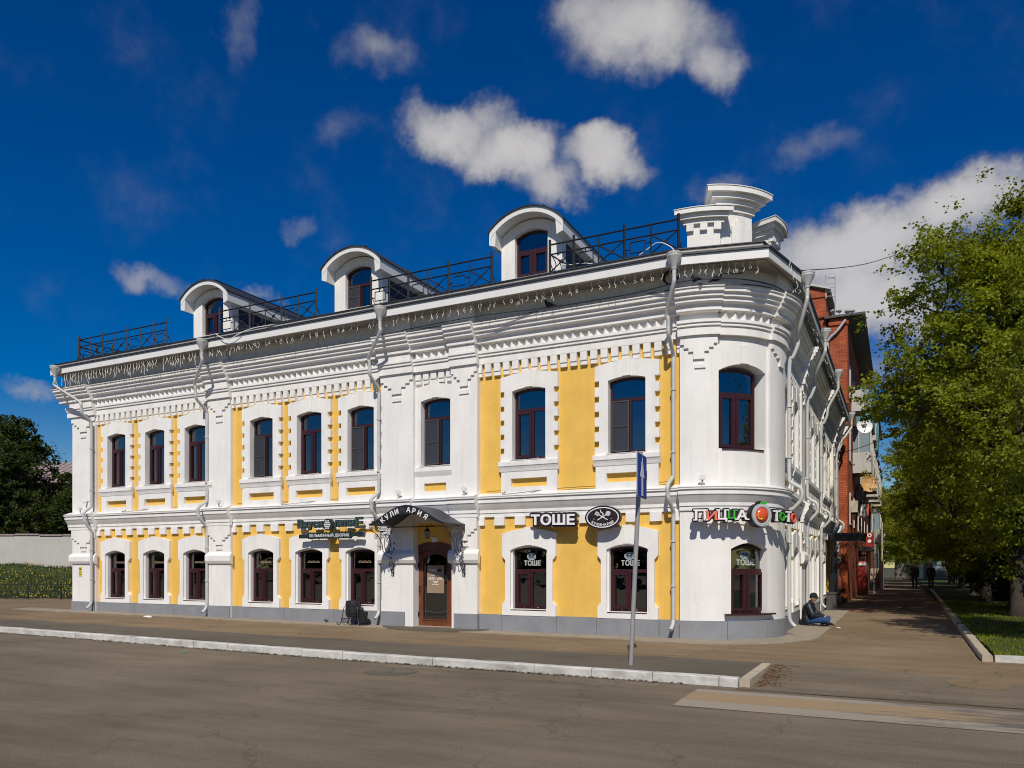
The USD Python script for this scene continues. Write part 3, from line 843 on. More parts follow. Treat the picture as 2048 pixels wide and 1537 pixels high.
# horizontal mouldings, broken round the pilasters
LEDGE = [(-.03, 3.47), (.01, 3.465), (.215, 3.385), (.225, 3.375), (.225, 3.335), (.19, 3.330), (.19, 3.225), (.175, 3.215), (.12, 3.12), (.075, 3.05), (.075, 2.975), (.055, 2.97), (.055, 2.875), (-.03, 2.875)]
ARCHI = [(-.03, 7.06), (.165, 7.06), (.165, 6.995), (.135, 6.985), (.135, 6.925), (.10, 6.915), (.10, 6.735), (-.03, 6.735)]
CORN = [(-.03, 7.735), (.33, 7.735), (.455, 7.715), (.455, 7.665), (.425, 7.655), (.425, 7.585), (.40, 7.575), (.365, 7.565), (.365, 7.495), (.34, 7.485), (.31, 7.475), (.31, 7.405), (.285, 7.39), (.24, 7.37), (.205, 7.315), (.205, 7.24), (.17, 7.225), (-.03, 7.225)]
for i, (s0, s1, p, kind) in enumerate(ZONES):
    a = s0 - (.14 if i == 0 else .0) - (.03 if p > .1 and i else 0)
    b = s1 + (.03 if p > .1 else 0)
    sm = 28 if kind == 'C' else False
    pp = p if kind != 'W' else .09
    led = .05 if kind == 'C' else 0
    obj('string_course', sweep(LEDGE, a if p > .1 and kind != 'C' else s0, b if p > .1 and kind != 'C' else s1, pp if kind != 'C' else .13), 'white_trim', H, smooth=sm)
    obj('ledge_flashing', sweep([(.0, 3.478), (.222, 3.393), (.236, 3.391), (.236, 3.375), (.2, 3.386), (.0, 3.465)], a if p > .1 and kind != 'C' else s0, b if p > .1 and kind != 'C' else s1, pp if kind != 'C' else .13), 'white_metal', H, smooth=sm)
    obj('architrave', sweep(ARCHI, a, b, pp), 'white_trim', H, smooth=sm)
    obj('cornice', sweep(CORN, a - (.28 if i == 0 else 0), b, pp), 'white_trim', H, smooth=sm)
    obj('cornice_flashing', sweep([(.30, 7.752), (.475, 7.728), (.475, 7.705), (.44, 7.716), (.30, 7.735)], a - (.28 if i == 0 else 0), b, pp), 'grey_iron', H, smooth=sm)
    obj('frieze', sweep([(-.03, 8.15), (.22, 8.15), (.20, 7.95), (.17, 7.75), (-.03, 7.75)], a, b, pp), 'white_trim', H, smooth=sm)
    obj('saw_backing', sweep([(-.03 if kind != 'P' else -.2 - p, 7.235), (.05, 7.235), (.05, 7.05), (-.03 if kind != 'P' else -.2 - p, 7.05)], s0 + .004, s1 - .004, pp if kind != 'P' else p + .1), 'white_trim', H, smooth=sm)
    if kind in 'YW' or (kind == 'C' and p < .1):
        n = max(3, int(round((s1 - s0 - .06) / .205)))
        st = (s1 - s0 - .06) / n
        for k in range(n):
            c = s0 + .03 + (k + .5) * st
            obj('sawtooth_block', ext(sbox(-1, 7.058, 1, 7.228), 0, .1, lambda v, c=c, st=st, pp=pp: wrap(np.array([(c - st * .5, -pp - .045, 7.058), (c, -pp - .16, 7.058), (c + st * .5, -pp - .045, 7.058), (c - st * .5, -pp - .045, 7.228), (c, -pp - .16, 7.228), (c + st * .5, -pp - .045, 7.228), (c, -pp, 7.1), (c, -pp, 7.1)]))) if 0 else (wrap(np.array([(c - st * .5, -pp - .045, 7.058), (c, -pp - .158, 7.058), (c + st * .5, -pp - .045, 7.058), (c - st * .5, -pp - .045, 7.228), (c, -pp - .158, 7.228), (c + st * .5, -pp - .045, 7.228)])), np.array([(0, 1, 4), (0, 4, 3), (1, 2, 5), (1, 5, 4), (2, 0, 3), (2, 3, 5), (0, 2, 1), (3, 4, 5)])), 'white_trim', H)
    if kind in 'YW':
        n = max(3, int(round((s1 - s0) / .262)))
        st = (s1 - s0) / n
        for k in range(n + (1 if kind == 'Y' else 0)):
            c = s0 + k * st + (st * .5 if kind == 'W' else 0)
            c0, c1 = max(c - .085, s0), min(c + .085, s1)
            if c1 - c0 < .03:
                continue
            obj('dentil', sweep([(-.02, 6.74), (.10, 6.74), (.10, 6.53), (.075, 6.515), (.075, 6.425), (-.02, 6.425)], c0, c1, 0 if kind == 'Y' else .03), 'white_trim', H)
        if kind == 'Y':
            n = max(3, int(round((s1 - s0) / .555)))
            st = (s1 - s0) / n
            for k in range(n + 1):
                c = s0 + k * st
                c0, c1 = max(c - .14, s0), min(c + .14, s1)
                obj('dentil', bx(c0, c1, -.075, .01, 2.665 + rw.uniform(-.004, .004), 2.88), 'white_trim', H)

# plinth panels
def plinth(s0, s1, p):
    st = None
    strip = .09 if s1 > 0 and s0 < SL else None
    obj('plinth_panel', ext(sbox(s0 + .005, -.2, s1 - .005, .432), -p - .03, .05, strip=strip), 'plinth_grey', H, smooth=30 if strip else False)


for s0, s1, p, kind in ZONES:
    if kind == 'Y':
        cs = sorted(c for c in LO if s0 < c < s1)
        cut = [s0] + [(a + b) / 2 for a, b in zip(cs[:-1], cs[1:])] + [s1] if len(cs) > 2 else [s0] + [q for c in cs for q in (c - .75, c + .75)] + [s1]
        cut = [cut[0]] + [q for q in cut[1:-1] if s0 + .3 < q < s1 - .3] + [cut[-1]]
        for a, b in zip(cut[:-1], cut[1:]):
            if not (a < sB(16.0) < b):
                plinth(a, b, .06)
    elif kind == 'P' and not -8.2 < s0 < -5.1:
        plinth(s0, s1, p + .02)
plinth(-8.12, -7.33, .17); plinth(-5.83, -5.13, .17)
for a, b in ((0, .95), (.95, 1.9), (1.9, CS1)):
    plinth(a, b, .17)

# shell behind the fronts: end wall, back walls, floors and partitions seen through the windows
obj('end_wall', bx(-21.15, -20.75, .45, 9.0, -.2, 8.15, same), 'white_plaster', H)
obj('back_wall', bx(-21.16, -7.0, 8.7, 9.0, -.2, 8.15, same), 'white_plaster', H)
obj('back_wall', bx(-7.3, -7.0, 9.0, 20.3, -.2, 8.15, same), 'white_plaster', H)
obj('back_wall', bx(-7.3, 1.8, 19.9, 20.3, -.2, 8.15, same), 'white_plaster', H)
obj('floor_slab', ext(Polygon([(-20.7, .5), (1.2, .5), (1.2, 19.8), (-6.9, 19.8), (-6.9, 8.6), (-20.7, 8.6)]), 0, .25, lambda v: np.c_[v[:, 0], v[:, 2], 3.35 - v[:, 1]]), 'interior', H)
obj('floor_slab', ext(Polygon([(-20.7, .5), (1.2, .5), (1.2, 19.8), (-6.9, 19.8), (-6.9, 8.6), (-20.7, 8.6)]), 0, .2, lambda v: np.c_[v[:, 0], v[:, 2], .15 - v[:, 1]]), 'interior', H)
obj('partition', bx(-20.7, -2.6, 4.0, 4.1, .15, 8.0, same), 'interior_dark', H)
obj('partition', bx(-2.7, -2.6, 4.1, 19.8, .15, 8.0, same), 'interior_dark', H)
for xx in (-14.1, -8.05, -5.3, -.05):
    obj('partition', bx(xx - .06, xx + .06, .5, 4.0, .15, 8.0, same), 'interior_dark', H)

# eaves: soffit, fascia, roof edge; outline runs along the street, round the corner and along the side
EAVE = [(-21.42, -.75), (.1, -.80), (1.94, -.37), (2.38, 1.5), (2.38, 20.6)]
def off_line(pts, o):
    l = LineString(pts).parallel_offset(o, 'left', join_style=2) if o else LineString(pts)
    return [tuple(c) for c in l.coords]


def eave_band(prof, name, m, cap=True):
    """prof: (inward offset, z) outline swept along the eaves line"""
    rows = [off_line(EAVE, o) if o > 0 else (off_line(EAVE, o)) for o, z in prof]
    rows = [r if abs(r[0][0] + 21.42) < 1 else r[::-1] for r in rows]
    n, V, F = len(prof), [], []
    for k in range(len(EAVE)):
        for (o, z), r in zip(prof, rows):
            V.append((r[k][0], r[k][1], z))
    for k in range(len(EAVE) - 1):
        for i in range(n):
            j = (i + 1) % n
            F += [(k * n + i, k * n + j, k * n + n + j), (k * n + i, k * n + n + j, k * n + n + i)]
    for k in (0, len(EAVE) - 1):
        for i in range(1, n - 1):
            F.append((k * n, k * n + i, k * n + i + 1))
    return obj(name, fixvol(np.array(V, float), np.array(F)), m, H)


eave_band([(.005, 8.31), (.035, 8.31), (.035, 8.115), (.005, 8.115)], 'fascia', 'white_metal')
eave_band([(-.035, 8.36), (.10, 8.375), (.10, 8.315), (-.035, 8.315)], 'roof_edge', 'roof_metal')
eave_band([(.17, 8.50), (.185, 8.50), (.185, 8.36), (.17, 8.36)], 'snow_board', 'roof_grey')
eave_band([(.14, 8.525), (.21, 8.525), (.21, 8.502), (.14, 8.502)], 'snow_board_cap', 'roof_metal')
ring = Polygon(EAVE + [(-7.4, 20.6), (-7.4, 9.2), (-21.42, 9.2)])
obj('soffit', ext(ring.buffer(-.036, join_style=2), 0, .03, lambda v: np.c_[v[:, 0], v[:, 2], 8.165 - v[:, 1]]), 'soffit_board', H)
sp = random.Random(4)
for k in range(70):
    xx = -21 + k * .31
    yy = -.55 + sp.uniform(-.06, .06)
    if k % 3 == 0:
        obj('soffit_vent', bx(xx, xx + .03, yy, yy + .03, 8.128, 8.14, same), 'wire_black', H)


def hull_mesh(pts):
    m = trimesh.convex.convex_hull(np.array(pts, float))
    return np.array(m.vertices), np.array(m.faces)


ZR = 8.34
obj('roof', hull_mesh([(-21.42, -.74, ZR), (.1, -.79, ZR), (1.92, -.36, ZR), (2.36, 1.5, ZR), (2.36, 9.3, ZR), (-21.42, 9.3, ZR), (-21.42, 4.3, 10.52), (-2.7, 4.3, 10.52)]), 'roof_metal', H)
obj('roof', hull_mesh([(.1, -.79, ZR), (1.92, -.36, ZR), (2.37, 1.5, ZR), (2.37, 20.6, ZR), (-7.4, 20.6, ZR), (-7.4, -.7, ZR), (-2.6, 4.3, 10.51), (-2.6, 20.6, 10.51)]), 'roof_metal', H)

# dormers
def dormer(c, k):
    y0 = .15
    R = 1.336
    xf = frame_at((c, y0, 0), (1, 0), (0, 1))
    def seg(r, half, n=14):
        a0 = math.asin(half / r)
        return [(r * math.sin(a), 10.41 - R + r * math.cos(a)) for a in np.linspace(a0, -a0, n + 1)]
    body = Polygon([(-.83, 8.35), (.83, 8.35)] + seg(R - .16, .83))
    op = arch(0, .90, 8.86, 9.90, 10.02)
    D = obj('dormer', ext(body.difference(op), 0, .25, xf), 'white_plaster', H)
    obj('dormer_cheek', bx(-.83, -.80, .25, 4.2, 8.36, 9.93, xf), 'roof_metal', D)
    obj('dormer_cheek', bx(.80, .83, .25, 4.2, 8.36, 9.93, xf), 'roof_metal', D)
    shell = Polygon(seg(R, 1.0) + seg(R - .13, .96)[::-1])
    obj('dormer_roof', ext(shell, -.36, 4.3, xf), 'white_metal', D)
    sk = Polygon(seg(R + .022, 1.035) + seg(R + .002, 1.03)[::-1])
    obj('dormer_cover', ext(sk, -.40, 4.3, xf), 'roof_metal', D)
    for sg in (-1, 1):
        pr = [(sg * .83, 9.60), (sg * 1.0, 9.66), (sg * 1.0, 9.97), (sg * .80, 10.05)]
        obj('dormer_eave', ext(Polygon(pr), -.35, 4.2, xf), 'white_metal', D)
    for a in (-.5, 0, .5):
        th = a / R
        obj('roof_seam', ext(Polygon([((R + q) * math.sin(th + w), 10.41 - R + (R + q) * math.cos(th + w)) for q, w in ((.02, -.008), (.055, -.008), (.055, .008), (.02, .008))]), -.40, 4.3, xf), 'roof_metal', D)
    make_window(xf, 0, 8.86, 9.89, 10.01, .895, .12, H, 9.52, .5, 'lr' if k == 2 else 'l', k == 1, sill=False)
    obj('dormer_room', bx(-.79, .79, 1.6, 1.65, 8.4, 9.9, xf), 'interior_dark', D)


for k, c in enumerate((-14.76, -9.13, -3.80)):
    dormer(c, k)

# parapet turret over the rounded corner: a tall middle piece between two lower piers
def arc_piece(r0, r1, f0, f1, z0, z1):
    a, b = math.radians(f0), math.radians(f1)
    def xf(v):
        v = np.asarray(v, float)
        return np.stack([v[:, 1] * np.sin(v[:, 0]), CY - v[:, 1] * np.cos(v[:, 0]), v[:, 2]], 1)
    return ext(sbox(a, z0, b, z1), r0, r1, lambda v: xf(v), strip=.05)


def arc_cornice(name, r, f0, f1, z, layers, ro, parent):
    for k, (dz0, dz1, o) in enumerate(layers):
        df = math.degrees(o / r)
        v, f = arc_piece(ro, r + o, f0 - df, f1 + df, z + dz0, z + dz1)
        obj(name, fixvol(v, f), 'white_trim', parent, smooth=30)


T = obj('parapet', fixvol(*arc_piece(1.15, 1.62, 29, 58, 8.4, 9.62)), 'white_plaster', H, smooth=30)
obj('parapet_panel', fixvol(*arc_piece(1.60, 1.655, 38, 57, 8.4, 9.30)), 'white_trim', T, smooth=30)
obj('parapet_panel', fixvol(*arc_piece(1.60, 1.654, 41, 53, 9.299, 9.40)), 'white_trim', T, smooth=30)
obj('parapet_panel', fixvol(*arc_piece(1.60, 1.655, 44, 50, 9.399, 9.52)), 'white_trim', T, smooth=30)
arc_cornice('parapet_cornice', 1.62, 29, 58, 9.6, [(0, .12, .05), (.12, .23, .13), (.23, .34, .22), (.34, .45, .31)], 1.15, T)
obj('parapet_cover', fixvol(*arc_piece(1.1, 1.945, 17.5, 69.5, 10.055, 10.072)), 'white_metal', T, smooth=30)
for f0, f1 in ((4, 27), (75, 94)):
    Q = obj('parapet', fixvol(*arc_piece(1.15, 1.80, f0, f1, 8.38, 9.27)), 'white_plaster', H, smooth=30)
    arc_cornice('parapet_cornice', 1.80, f0, f1, 9.26, [(0, .10, .07), (.10, .20, .14), (.20, .30, .22)], 1.15, Q)
    obj('parapet_cover', fixvol(*arc_piece(1.12, 2.035, f0 - 7.5, f1 + 7.5, 9.562, 9.576)), 'white_metal', Q, smooth=30)
    for t in (.10, .5, .90):
        f = f0 + (f1 - f0) * t
        obj('parapet_dentil', fixvol(*arc_piece(1.75, 1.87, f - 2.4, f + 2.4, 9.11, 9.262)), 'white_trim', Q, smooth=30)

# downpipes
def downpipe(pts, hop=None, brackets=()):
    D = obj('downpipe', tube(smooth_path(pts, 4), .046, 10), 'zinc_white', H, smooth=50)
    p0 = np.array(pts[0], float)
    obj('hopper', lathe([(.0, 0), (.058, .0), (.062, .06), (.15, .24), (.155, .26), (.16, .262), (.16, .30), (.152, .31), (.165, .312), (.165, .345), (.14, .345), (.10, .2)], 14, p0 - [0, 0, .03]), 'zinc_white', D, smooth=30)
    for b in brackets:
        b = np.array(b, float)
        obj('pipe_clip', lathe([(.052, -.02), (.063, -.02), (.063, .02), (.052, .02)], 12, b), 'zinc_white', D)
        
def front_pipe(xh, x, proj=.0):
    y1 = -.13 - proj
    yl = -.42 - proj * .5
    pts = [(xh, -.90, 8.02), (xh, -.90, 7.80), (xh - .02, -.88, 7.68), (x - .05 + (xh - x) * .15, -.62 - proj * .4, 7.20), (x, -.58 - proj * .4, 7.05), (x, -.56 - proj * .4, 6.90), (x, -.54 - proj * .3, 6.72), (x, -.30, 6.52), (x, y1, 6.36), (x, y1, 6.1), (x, y1, 4.6), (x, y1, 3.72), (x - .02, y1 - .03, 3.62), (x - .05, yl, 3.42), (x - .05, yl, 3.25), (x - .03, yl + .03, 3.1), (x, y1 - .06, 2.9), (x, y1, 2.78), (x, y1, 2.4), (x, y1, .62), (x, y1 - .01, .42), (x - .005, y1 - .06, .31), (x - .02, y1 - .16, .22)]
    downpipe(pts, None, [(x, y1, 5.6), (x, y1, 4.2), (x, y1, 2.2), (x, y1, 1.2)])


front_pipe(-20.92, -19.98, .12); front_pipe(-14.05, -14.68, .02); front_pipe(-7.62, -8.2, .02); front_pipe(.07, -.15, .0)
def side_pipe(yh, Y, X=2.0, xh=2.50):
    pts = [(xh, yh, 8.02), (xh, yh, 7.8), (xh - .02, yh, 7.66), (X + .25, (yh + Y) / 2, 7.15), (X + .2, Y, 7.0), (X + .18, Y, 6.8), (X + .08, Y, 6.55), (X, Y, 6.35), (X, Y, 4.6), (X, Y, 3.75), (X + .06, Y, 3.6), (X + .26, Y, 3.45), (X + .26, Y, 3.2), (X + .1, Y, 3.0), (X, Y, 2.8), (X, Y, 1.2), (X, Y, .5), (X + .04, Y, .32), (X + .14, Y - .02, .22)]
    downpipe(pts, None, [(X, Y, 5.4), (X, Y, 4.2), (X, Y, 2.2)])


side_pipe(1.55, 1.98, 2.06); side_pipe(6.3, 6.85, 1.97); side_pipe(11.4, 11.35, 1.97); side_pipe(19.6, 18.5, 1.97)
# ---------------------------------------------------------------- roof railings
def railing(xf, posts, first, label, extra=None):
    """posts: positions along the run; half panels alternate between a square key pattern and a cross with a boss"""
    R = thing('roof_railing', label, 'railing', group=None)
    y, w = 0, .028
    def b(x0, z0, x1, z1, ww=w, yy=0.):
        return tube(xf(np.array([(x0, yy, z0), (x1, yy, z1)])), ww / 2 * 1.25, 4)
    for p in posts:
        obj('post', b(p, 8.36, p, 9.37, .055), 'black_iron', R)
        obj('strut', tube(xf(np.array([(p, .02, 8.85), (p + .05, .28, 8.47)])), .013, 4), 'black_iron', R)
    a, e = posts[0], posts[-1]
    for z, ww in ((9.25, .034), (9.02, .03), (8.60, .03)):
        obj('rail', b(a, z, e, z, ww), 'black_iron', R)
    kind = first
    for p, q in zip(posts[:-1], posts[1:]):
        halves = [(p, (p + q) / 2), ((p + q) / 2, q)] if q - p > .9 else [(p, q)]
        for k, (u, v) in enumerate(halves):
            if k == 0 and len(halves) == 2:
                obj('baluster', b(v, 8.60, v, 9.25, .032), 'black_iron', R)
            m, zm, hw = (u + v) / 2, 8.81, (v - u) / 2
            if kind == 'x':
                obj('cross_panel', [b(u, 8.60, v, 9.02, .024), b(u, 9.02, v, 8.60, .024), lathe([(.0, -.02), (.045, -.02), (.045, .02), (0, .02)], 8, xf(np.array([(m, 0, zm)]))[0], xf(np.array([(0, 1., 0)]))[0] - xf(np.array([(0, 0., 0)]))[0])], 'black_iron', R)
            else:
                h, g = hw * .56, .12
                obj('key_panel', [b(m - h, zm - g, m + h, zm - g, .022), b(m + h, zm - g, m + h, zm + g, .022), b(m + h, zm + g, m - h, zm + g, .022), b(m - h, zm + g, m - h, zm - g, .022),
                                  b(m - .02, zm + g, m - .02, 9.02, .022), b(m + .0, 8.60, m + .0, zm - g, .022), b(u, zm - .03, m - h, zm - .03, .022), b(m + h, zm + .05, v, zm + .05, .022)], 'black_iron', R)
            kind = 'k' if kind == 'x' else 'x'
    return R


fr_rail = frame_at((0, -.45, 0), (1, 0), (0, 1))
railing(fr_rail, [-20.34, -19.11, -17.92, -16.68, -16.07], 'k', 'black iron roof railing at the far left end, left of the first dormer')
railing(frame_at((-20.34, -.45, 0), (0, 1), (-1, 0)), [.03, 1.25, 2.45], 'k', 'black iron roof railing running back from the left corner of the eaves')
railing(fr_rail, [-13.82, -12.60, -11.38, -10.12], 'k', 'black iron roof railing between the first and the second dormer')
railing(fr_rail, [-8.24, -7.05, -5.83, -4.59], 'k', 'black iron roof railing between the second and the third dormer')
railing(fr_rail, [-3.03, -2.42, -1.19, .05], 'x', 'black iron roof railing between the third dormer and the white corner parapet')

# ---------------------------------------------------------------- icicle lights, cables, small fittings on the front
lr = random.Random(21)
LT = thing('string_lights', 'unlit white icicle light strands hanging under the eaves along the house', 'light string')
obj('main_wire', tube(np.array([(x, -.60, 8.135) for x in np.linspace(-21.2, .3, 30)] + [(1.85, -.22, 8.13), (2.2, 1.5, 8.13), (2.2, 19, 8.13)]), .006, 4), 'wire_black', LT)
def strand(x, y, L, curl):
    z = 8.10 - lr.uniform(.0, .05)
    pts = [(x, y, 8.13), (x, y, z)]
    n = 4
    for k in range(n):
        z -= L / n * lr.uniform(.7, 1.3)
        pts.append((x + lr.gauss(0, .010 + .014 * curl), y + lr.gauss(0, .012), z))
    out = [tube(np.array(pts), .0068, 4)]
    for _ in range(lr.choice((0, 1, 1, 2))):
        p = pts[lr.randrange(2, n + 1)]
        sg = lr.choice((-1, 1))
        out.append(tube(np.array([p, (p[0] + sg * lr.uniform(.02, .045), p[1], p[2] - lr.uniform(.0, .03)), (p[0] + sg * lr.uniform(.03, .055), p[1], p[2] - lr.uniform(.05, .10))]), .0062, 4))
    obj('strand', out, 'wire_white', LT)


x = -21.15
while x < .2:
    if lr.random() < .93:
        if x < -14.5:
            strand(x, -.69, lr.uniform(.20, .42), .5)
        else:
            strand(x, -.68, lr.uniform(.12, .24), 1.)
    x += lr.uniform(.10, .17) if x < -12 else lr.uniform(.14, .26)
for k in range(11):
    t = k / 11
    strand(.25 + 1.6 * t, -.66 + .42 * t, lr.uniform(.12, .22), 1.)
for k in range(46):
    strand(2.3, .1 + k * .38 + lr.uniform(-.1, .1), lr.uniform(.1, .2), 1.)

def cable(name, pts, r, m, label, cat='cable', k=8):
    return obj(name, tube(smooth_path(pts, k), r, 6), m, smooth=60, label=label, cat=cat)


cable('overhead_wire', [(1.0, -.55, 7.86), (2.2, 2.4, 8.72), (3.4, 7, 10.25), (4.62, 12, 12.2), (6.4, 18, 14.3)], .011, 'wire_black', 'thin black overhead wire leaving the rounded corner towards the tree', 'cable')
cable('overhead_wire', [(1.9, 20.2, 6.72), (2.6, 18.5, 6.55), (4.2, 15.4, 6.6), (7.4, 11.2, 7.2)], .013, 'wire_black', 'thin black wire crossing the side pavement from the far house end into the tree', 'cable')
cable('roof_cable', [(-14.2, -.32, 8.55), (-13.7, -.72, 8.50), (-13.3, -.86, 8.30), (-12.95, -.86, 8.22), (-12.6, -.84, 8.33), (-12.2, -.70, 8.47), (-11.4, -.6, 8.50), (-10.6, -.35, 8.56), (-10.2, -.2, 8.62)], .012, 'wire_white', 'slack white cable drooping over the roof edge beside the first dormer')
cable('roof_cable', [(-2.95, -.2, 9.0), (-2.75, -.3, 8.78), (-2.2, -.32, 8.72), (-1.7, -.3, 8.60), (-1.1, -.35, 8.56), (-.7, -.4, 8.72), (-.4, -.5, 8.80), (-.1, -.62, 8.62), (.05, -.75, 8.42)], .012, 'wire_white', 'white cable lying along the railing between the third dormer and the parapet')
cable('roof_cable', [(-2.95, -.48, 8.95), (-2.86, -.48, 8.75), (-2.92, -.48, 8.55), (-2.80, -.48, 8.45), (-2.72, -.48, 8.62), (-2.80, -.48, 8.85), (-2.95, -.48, 8.98)], .011, 'wire_black', 'black cable loop hanging on the railing right of the third dormer')
obj('cable_coil', [tube(np.array([(-.13 + .15 * math.cos(a) + .012 * j, -.52 + .01 * j, 7.98 + .14 * math.sin(a)) for a in np.linspace(0, 2 * PI, 26)]), .011, 5) for j in range(4)], 'wire_black', label='coil of black cable hanging under the eaves behind the downpipe by the corner', cat='cable coil')
cable('cornice_cable', [(-8.0, -.50, 7.76), (-5, -.66, 7.77), (-3, -.48, 7.765), (-1, -.48, 7.77), (0, -.62, 7.80), (.7, -.55, 7.80), (1.4, -.2, 7.79), (2.0, .6, 7.77), (2.25, 1.8, 7.76)], .012, 'wire_black', 'black cable lying along the top of the cornice round the corner')
cable('ledge_cable', [(-19.8, -.06, 3.50), (-18.5, -.05, 3.51), (-18.45, -.2, 3.42), (-16.8, -.05, 3.51), (-15, -.05, 3.51)], .007, 'wire_black', 'thin dark cable along the ledge under the left three upper windows')
cable('ledge_cable', [(-13.5, -.05, 3.52), (-11.6, -.05, 3.52), (-11.55, -.2, 3.42), (-9.8, -.04, 3.52), (-8.4, -.05, 3.52)], .007, 'wire_black', 'thin dark cable along the ledge above the dumpling shop sign')
cable('ledge_cable', [(-4.95, -.05, 3.52), (-4.4, -.06, 3.52), (-4.35, -.2, 3.42), (-2.9, -.05, 3.52), (-1.2, -.05, 3.53), (-.3, -.05, 3.55)], .007, 'wire_black', 'thin dark cable along the ledge under the two right upper windows')

for (s, z, lab) in ((-20.45, 3.56, 'small white floodlight box on the ledge at the left end pilaster'), (-13.98, 3.56, 'small white floodlight box on the ledge between the two groups of three windows'), (-7.45, 3.56, 'small white floodlight box on the ledge above the left side of the entrance canopy'), (-5.45, 3.56, 'small white floodlight box on the ledge above the right side of the entrance canopy'), (.45, 3.56, 'small white floodlight box on the ledge of the rounded corner')):
    L = thing('floodlight', lab, 'floodlight', group='small floodlights on the ledge')
    xf = wrap
    p = .18
    obj('housing', bx(s - .06, s + .06, -p - .20, -p - .10, z - .03, z + .06, xf, .01), 'white_metal', L)
    obj('bracket', bx(s - .015, s + .015, -p - .16, -p - .13, z - .12, z - .03, xf), 'zinc_white', L)
    obj('lens', bx(s - .05, s + .05, -p - .19, -p - .11, z + .0601, z + .066, xf), 'decal_blue', L)
L = thing('security_camera', 'small security camera on an arm at the left end pilaster', 'camera', (-20.05, -.12, 3.86))
obj('arm', [bar((0, 0, .03), (0, -.05, .03), .02), bar((-.01, -.05, .03), (-.34, -.08, .03), .022)], 'white_metal', L)
obj('body', [lathe([(0, -.07), (.035, -.07), (.035, .07), (0, .07)], 10, (-.30, -.1, -.03), (-.3, -.8, -.5))], 'white_metal', L)
L = thing('wall_plaque', 'small yellow notice plate on the left end pilaster', 'plaque', (-20.72, -.131, 1.45))
obj('plate', bx(-.075, .075, -.012, 0, -.16, .16, same), 'plaque_yellow', L)
obj('print', [sheet(sbox(-.05, .06, .05, .11), -.013, same), sheet(sbox(-.05, -.1, .05, -.08), -.013, same), sheet(sbox(-.05, -.05, .03, -.03), -.013, same)], 'sign_dark', L)

# ---------------------------------------------------------------- lettering on the house
def letters(parent, text, fit, d0, d1, xf, m, name='letter', bold=True):
    """each letter of a word as a mesh of its own, the word fitted to the box fit = (x0, z0, x1, z1)"""
    p = fitted(text_poly(text, .3, bold), *fit)
    gs = sorted(polys_of(p), key=lambda g: g.bounds[0])
    out = []
    for g in gs:                                             # pieces over one another (as in И with a breve) belong together
        if out and g.bounds[0] < out[-1].bounds[2] - .35 * (g.bounds[2] - g.bounds[0]):
            out[-1] = out[-1].union(g)
        else:
            out.append(g)
    for g in out:
        obj(name, ext(g, d0, d1, xf), m, parent)
    return p


fw = frame_at((0, 0, 0), (1, 0), (0, 1))
# dumpling shop sign
SG = thing('shop_sign', 'dark green letter sign of the dumpling shop with a dotted round disc', 'shop sign')
for txt, fit in (('В', (-10.90, 2.715, -10.72, 2.955)), ('к', (-10.68, 2.72, -10.53, 2.885)), ('у', (-10.515, 2.655, -10.365, 2.885)), ('с', (-10.34, 2.72, -10.195, 2.885)), ('н', (-10.165, 2.72, -10.00, 2.885)),
                 ('л', (-9.585, 2.73, -9.43, 2.90)), ('е', (-9.41, 2.73, -9.27, 2.90)), ('п', (-9.24, 2.73, -9.09, 2.90)), ('и', (-9.06, 2.73, -8.90, 2.90)), ('Е', (-8.86, 2.69, -8.63, 2.965))):
    p = fitted(text_poly(txt, .3, True), *fit)
    obj('letter', ext(p.buffer(.012, quad_segs=2), -.33, -.27, fw), 'sign_green_black', SG)
    obj('letter_face', ext(p, -.336, -.329, fw), 'sign_green_face', SG)
obj('standoff', bx(-10.85, -8.7, -.27, -.25, 2.79, 2.805, fw), 'black_iron', SG)
obj('standoff', [bx(q, q + .02, -.25, -.07, 2.79, 2.805, fw) for q in (-10.8, -10.1, -9.4, -8.75)], 'black_iron', SG)
obj('disc', ext(Point(-9.79, 2.79).buffer(.165, quad_segs=8), -.36, -.24, fw), 'sign_green_black', SG)
dots = []
for j in range(-2, 3):
    for i in range(-2, 3):
        q = (-9.80 + .048 * (i + (j % 2) * .5), 2.79 + .050 * j)
        if math.hypot(q[0] + 9.80, q[1] - 2.79) < .118:
            dots.append(q)
for q in dots:
    obj('dumpling_dot', ext(Point(*q).buffer(.0185, quad_segs=3), -.372, -.36, fw), 'sign_white', SG)
SG = thing('shop_sign', 'dark rolling pin shaped sign hanging below the dumpling shop letters', 'shop sign')
pin = unary_union([sbox(-10.50, 2.415, -9.02, 2.565).buffer(.012), Polygon([(-10.52, 2.43), (-10.52, 2.55), (-10.62, 2.51), (-10.62, 2.47)]), Polygon([(-9.0, 2.43), (-9.0, 2.55), (-8.90, 2.52), (-8.90, 2.48)]), sbox(-10.82, 2.435, -10.60, 2.515).buffer(.015), sbox(-8.92, 2.47, -8.62, 2.55).buffer(.015)])
obj('board', ext(pin, -.34, -.28, fw), 'sign_green_black', SG)
obj('standoff', [bx(-10.3, -10.27, -.28, -.09, 2.47, 2.5, fw), bx(-9.2, -9.17, -.28, -.09, 2.47, 2.5, fw)], 'black_iron', SG)
letters(SG, 'ПЕЛЬМЕННЫЙ ДВОРИК', (-10.46, 2.435, -9.05, 2.56), -.348, -.339, fw, 'sign_white', bold=False)

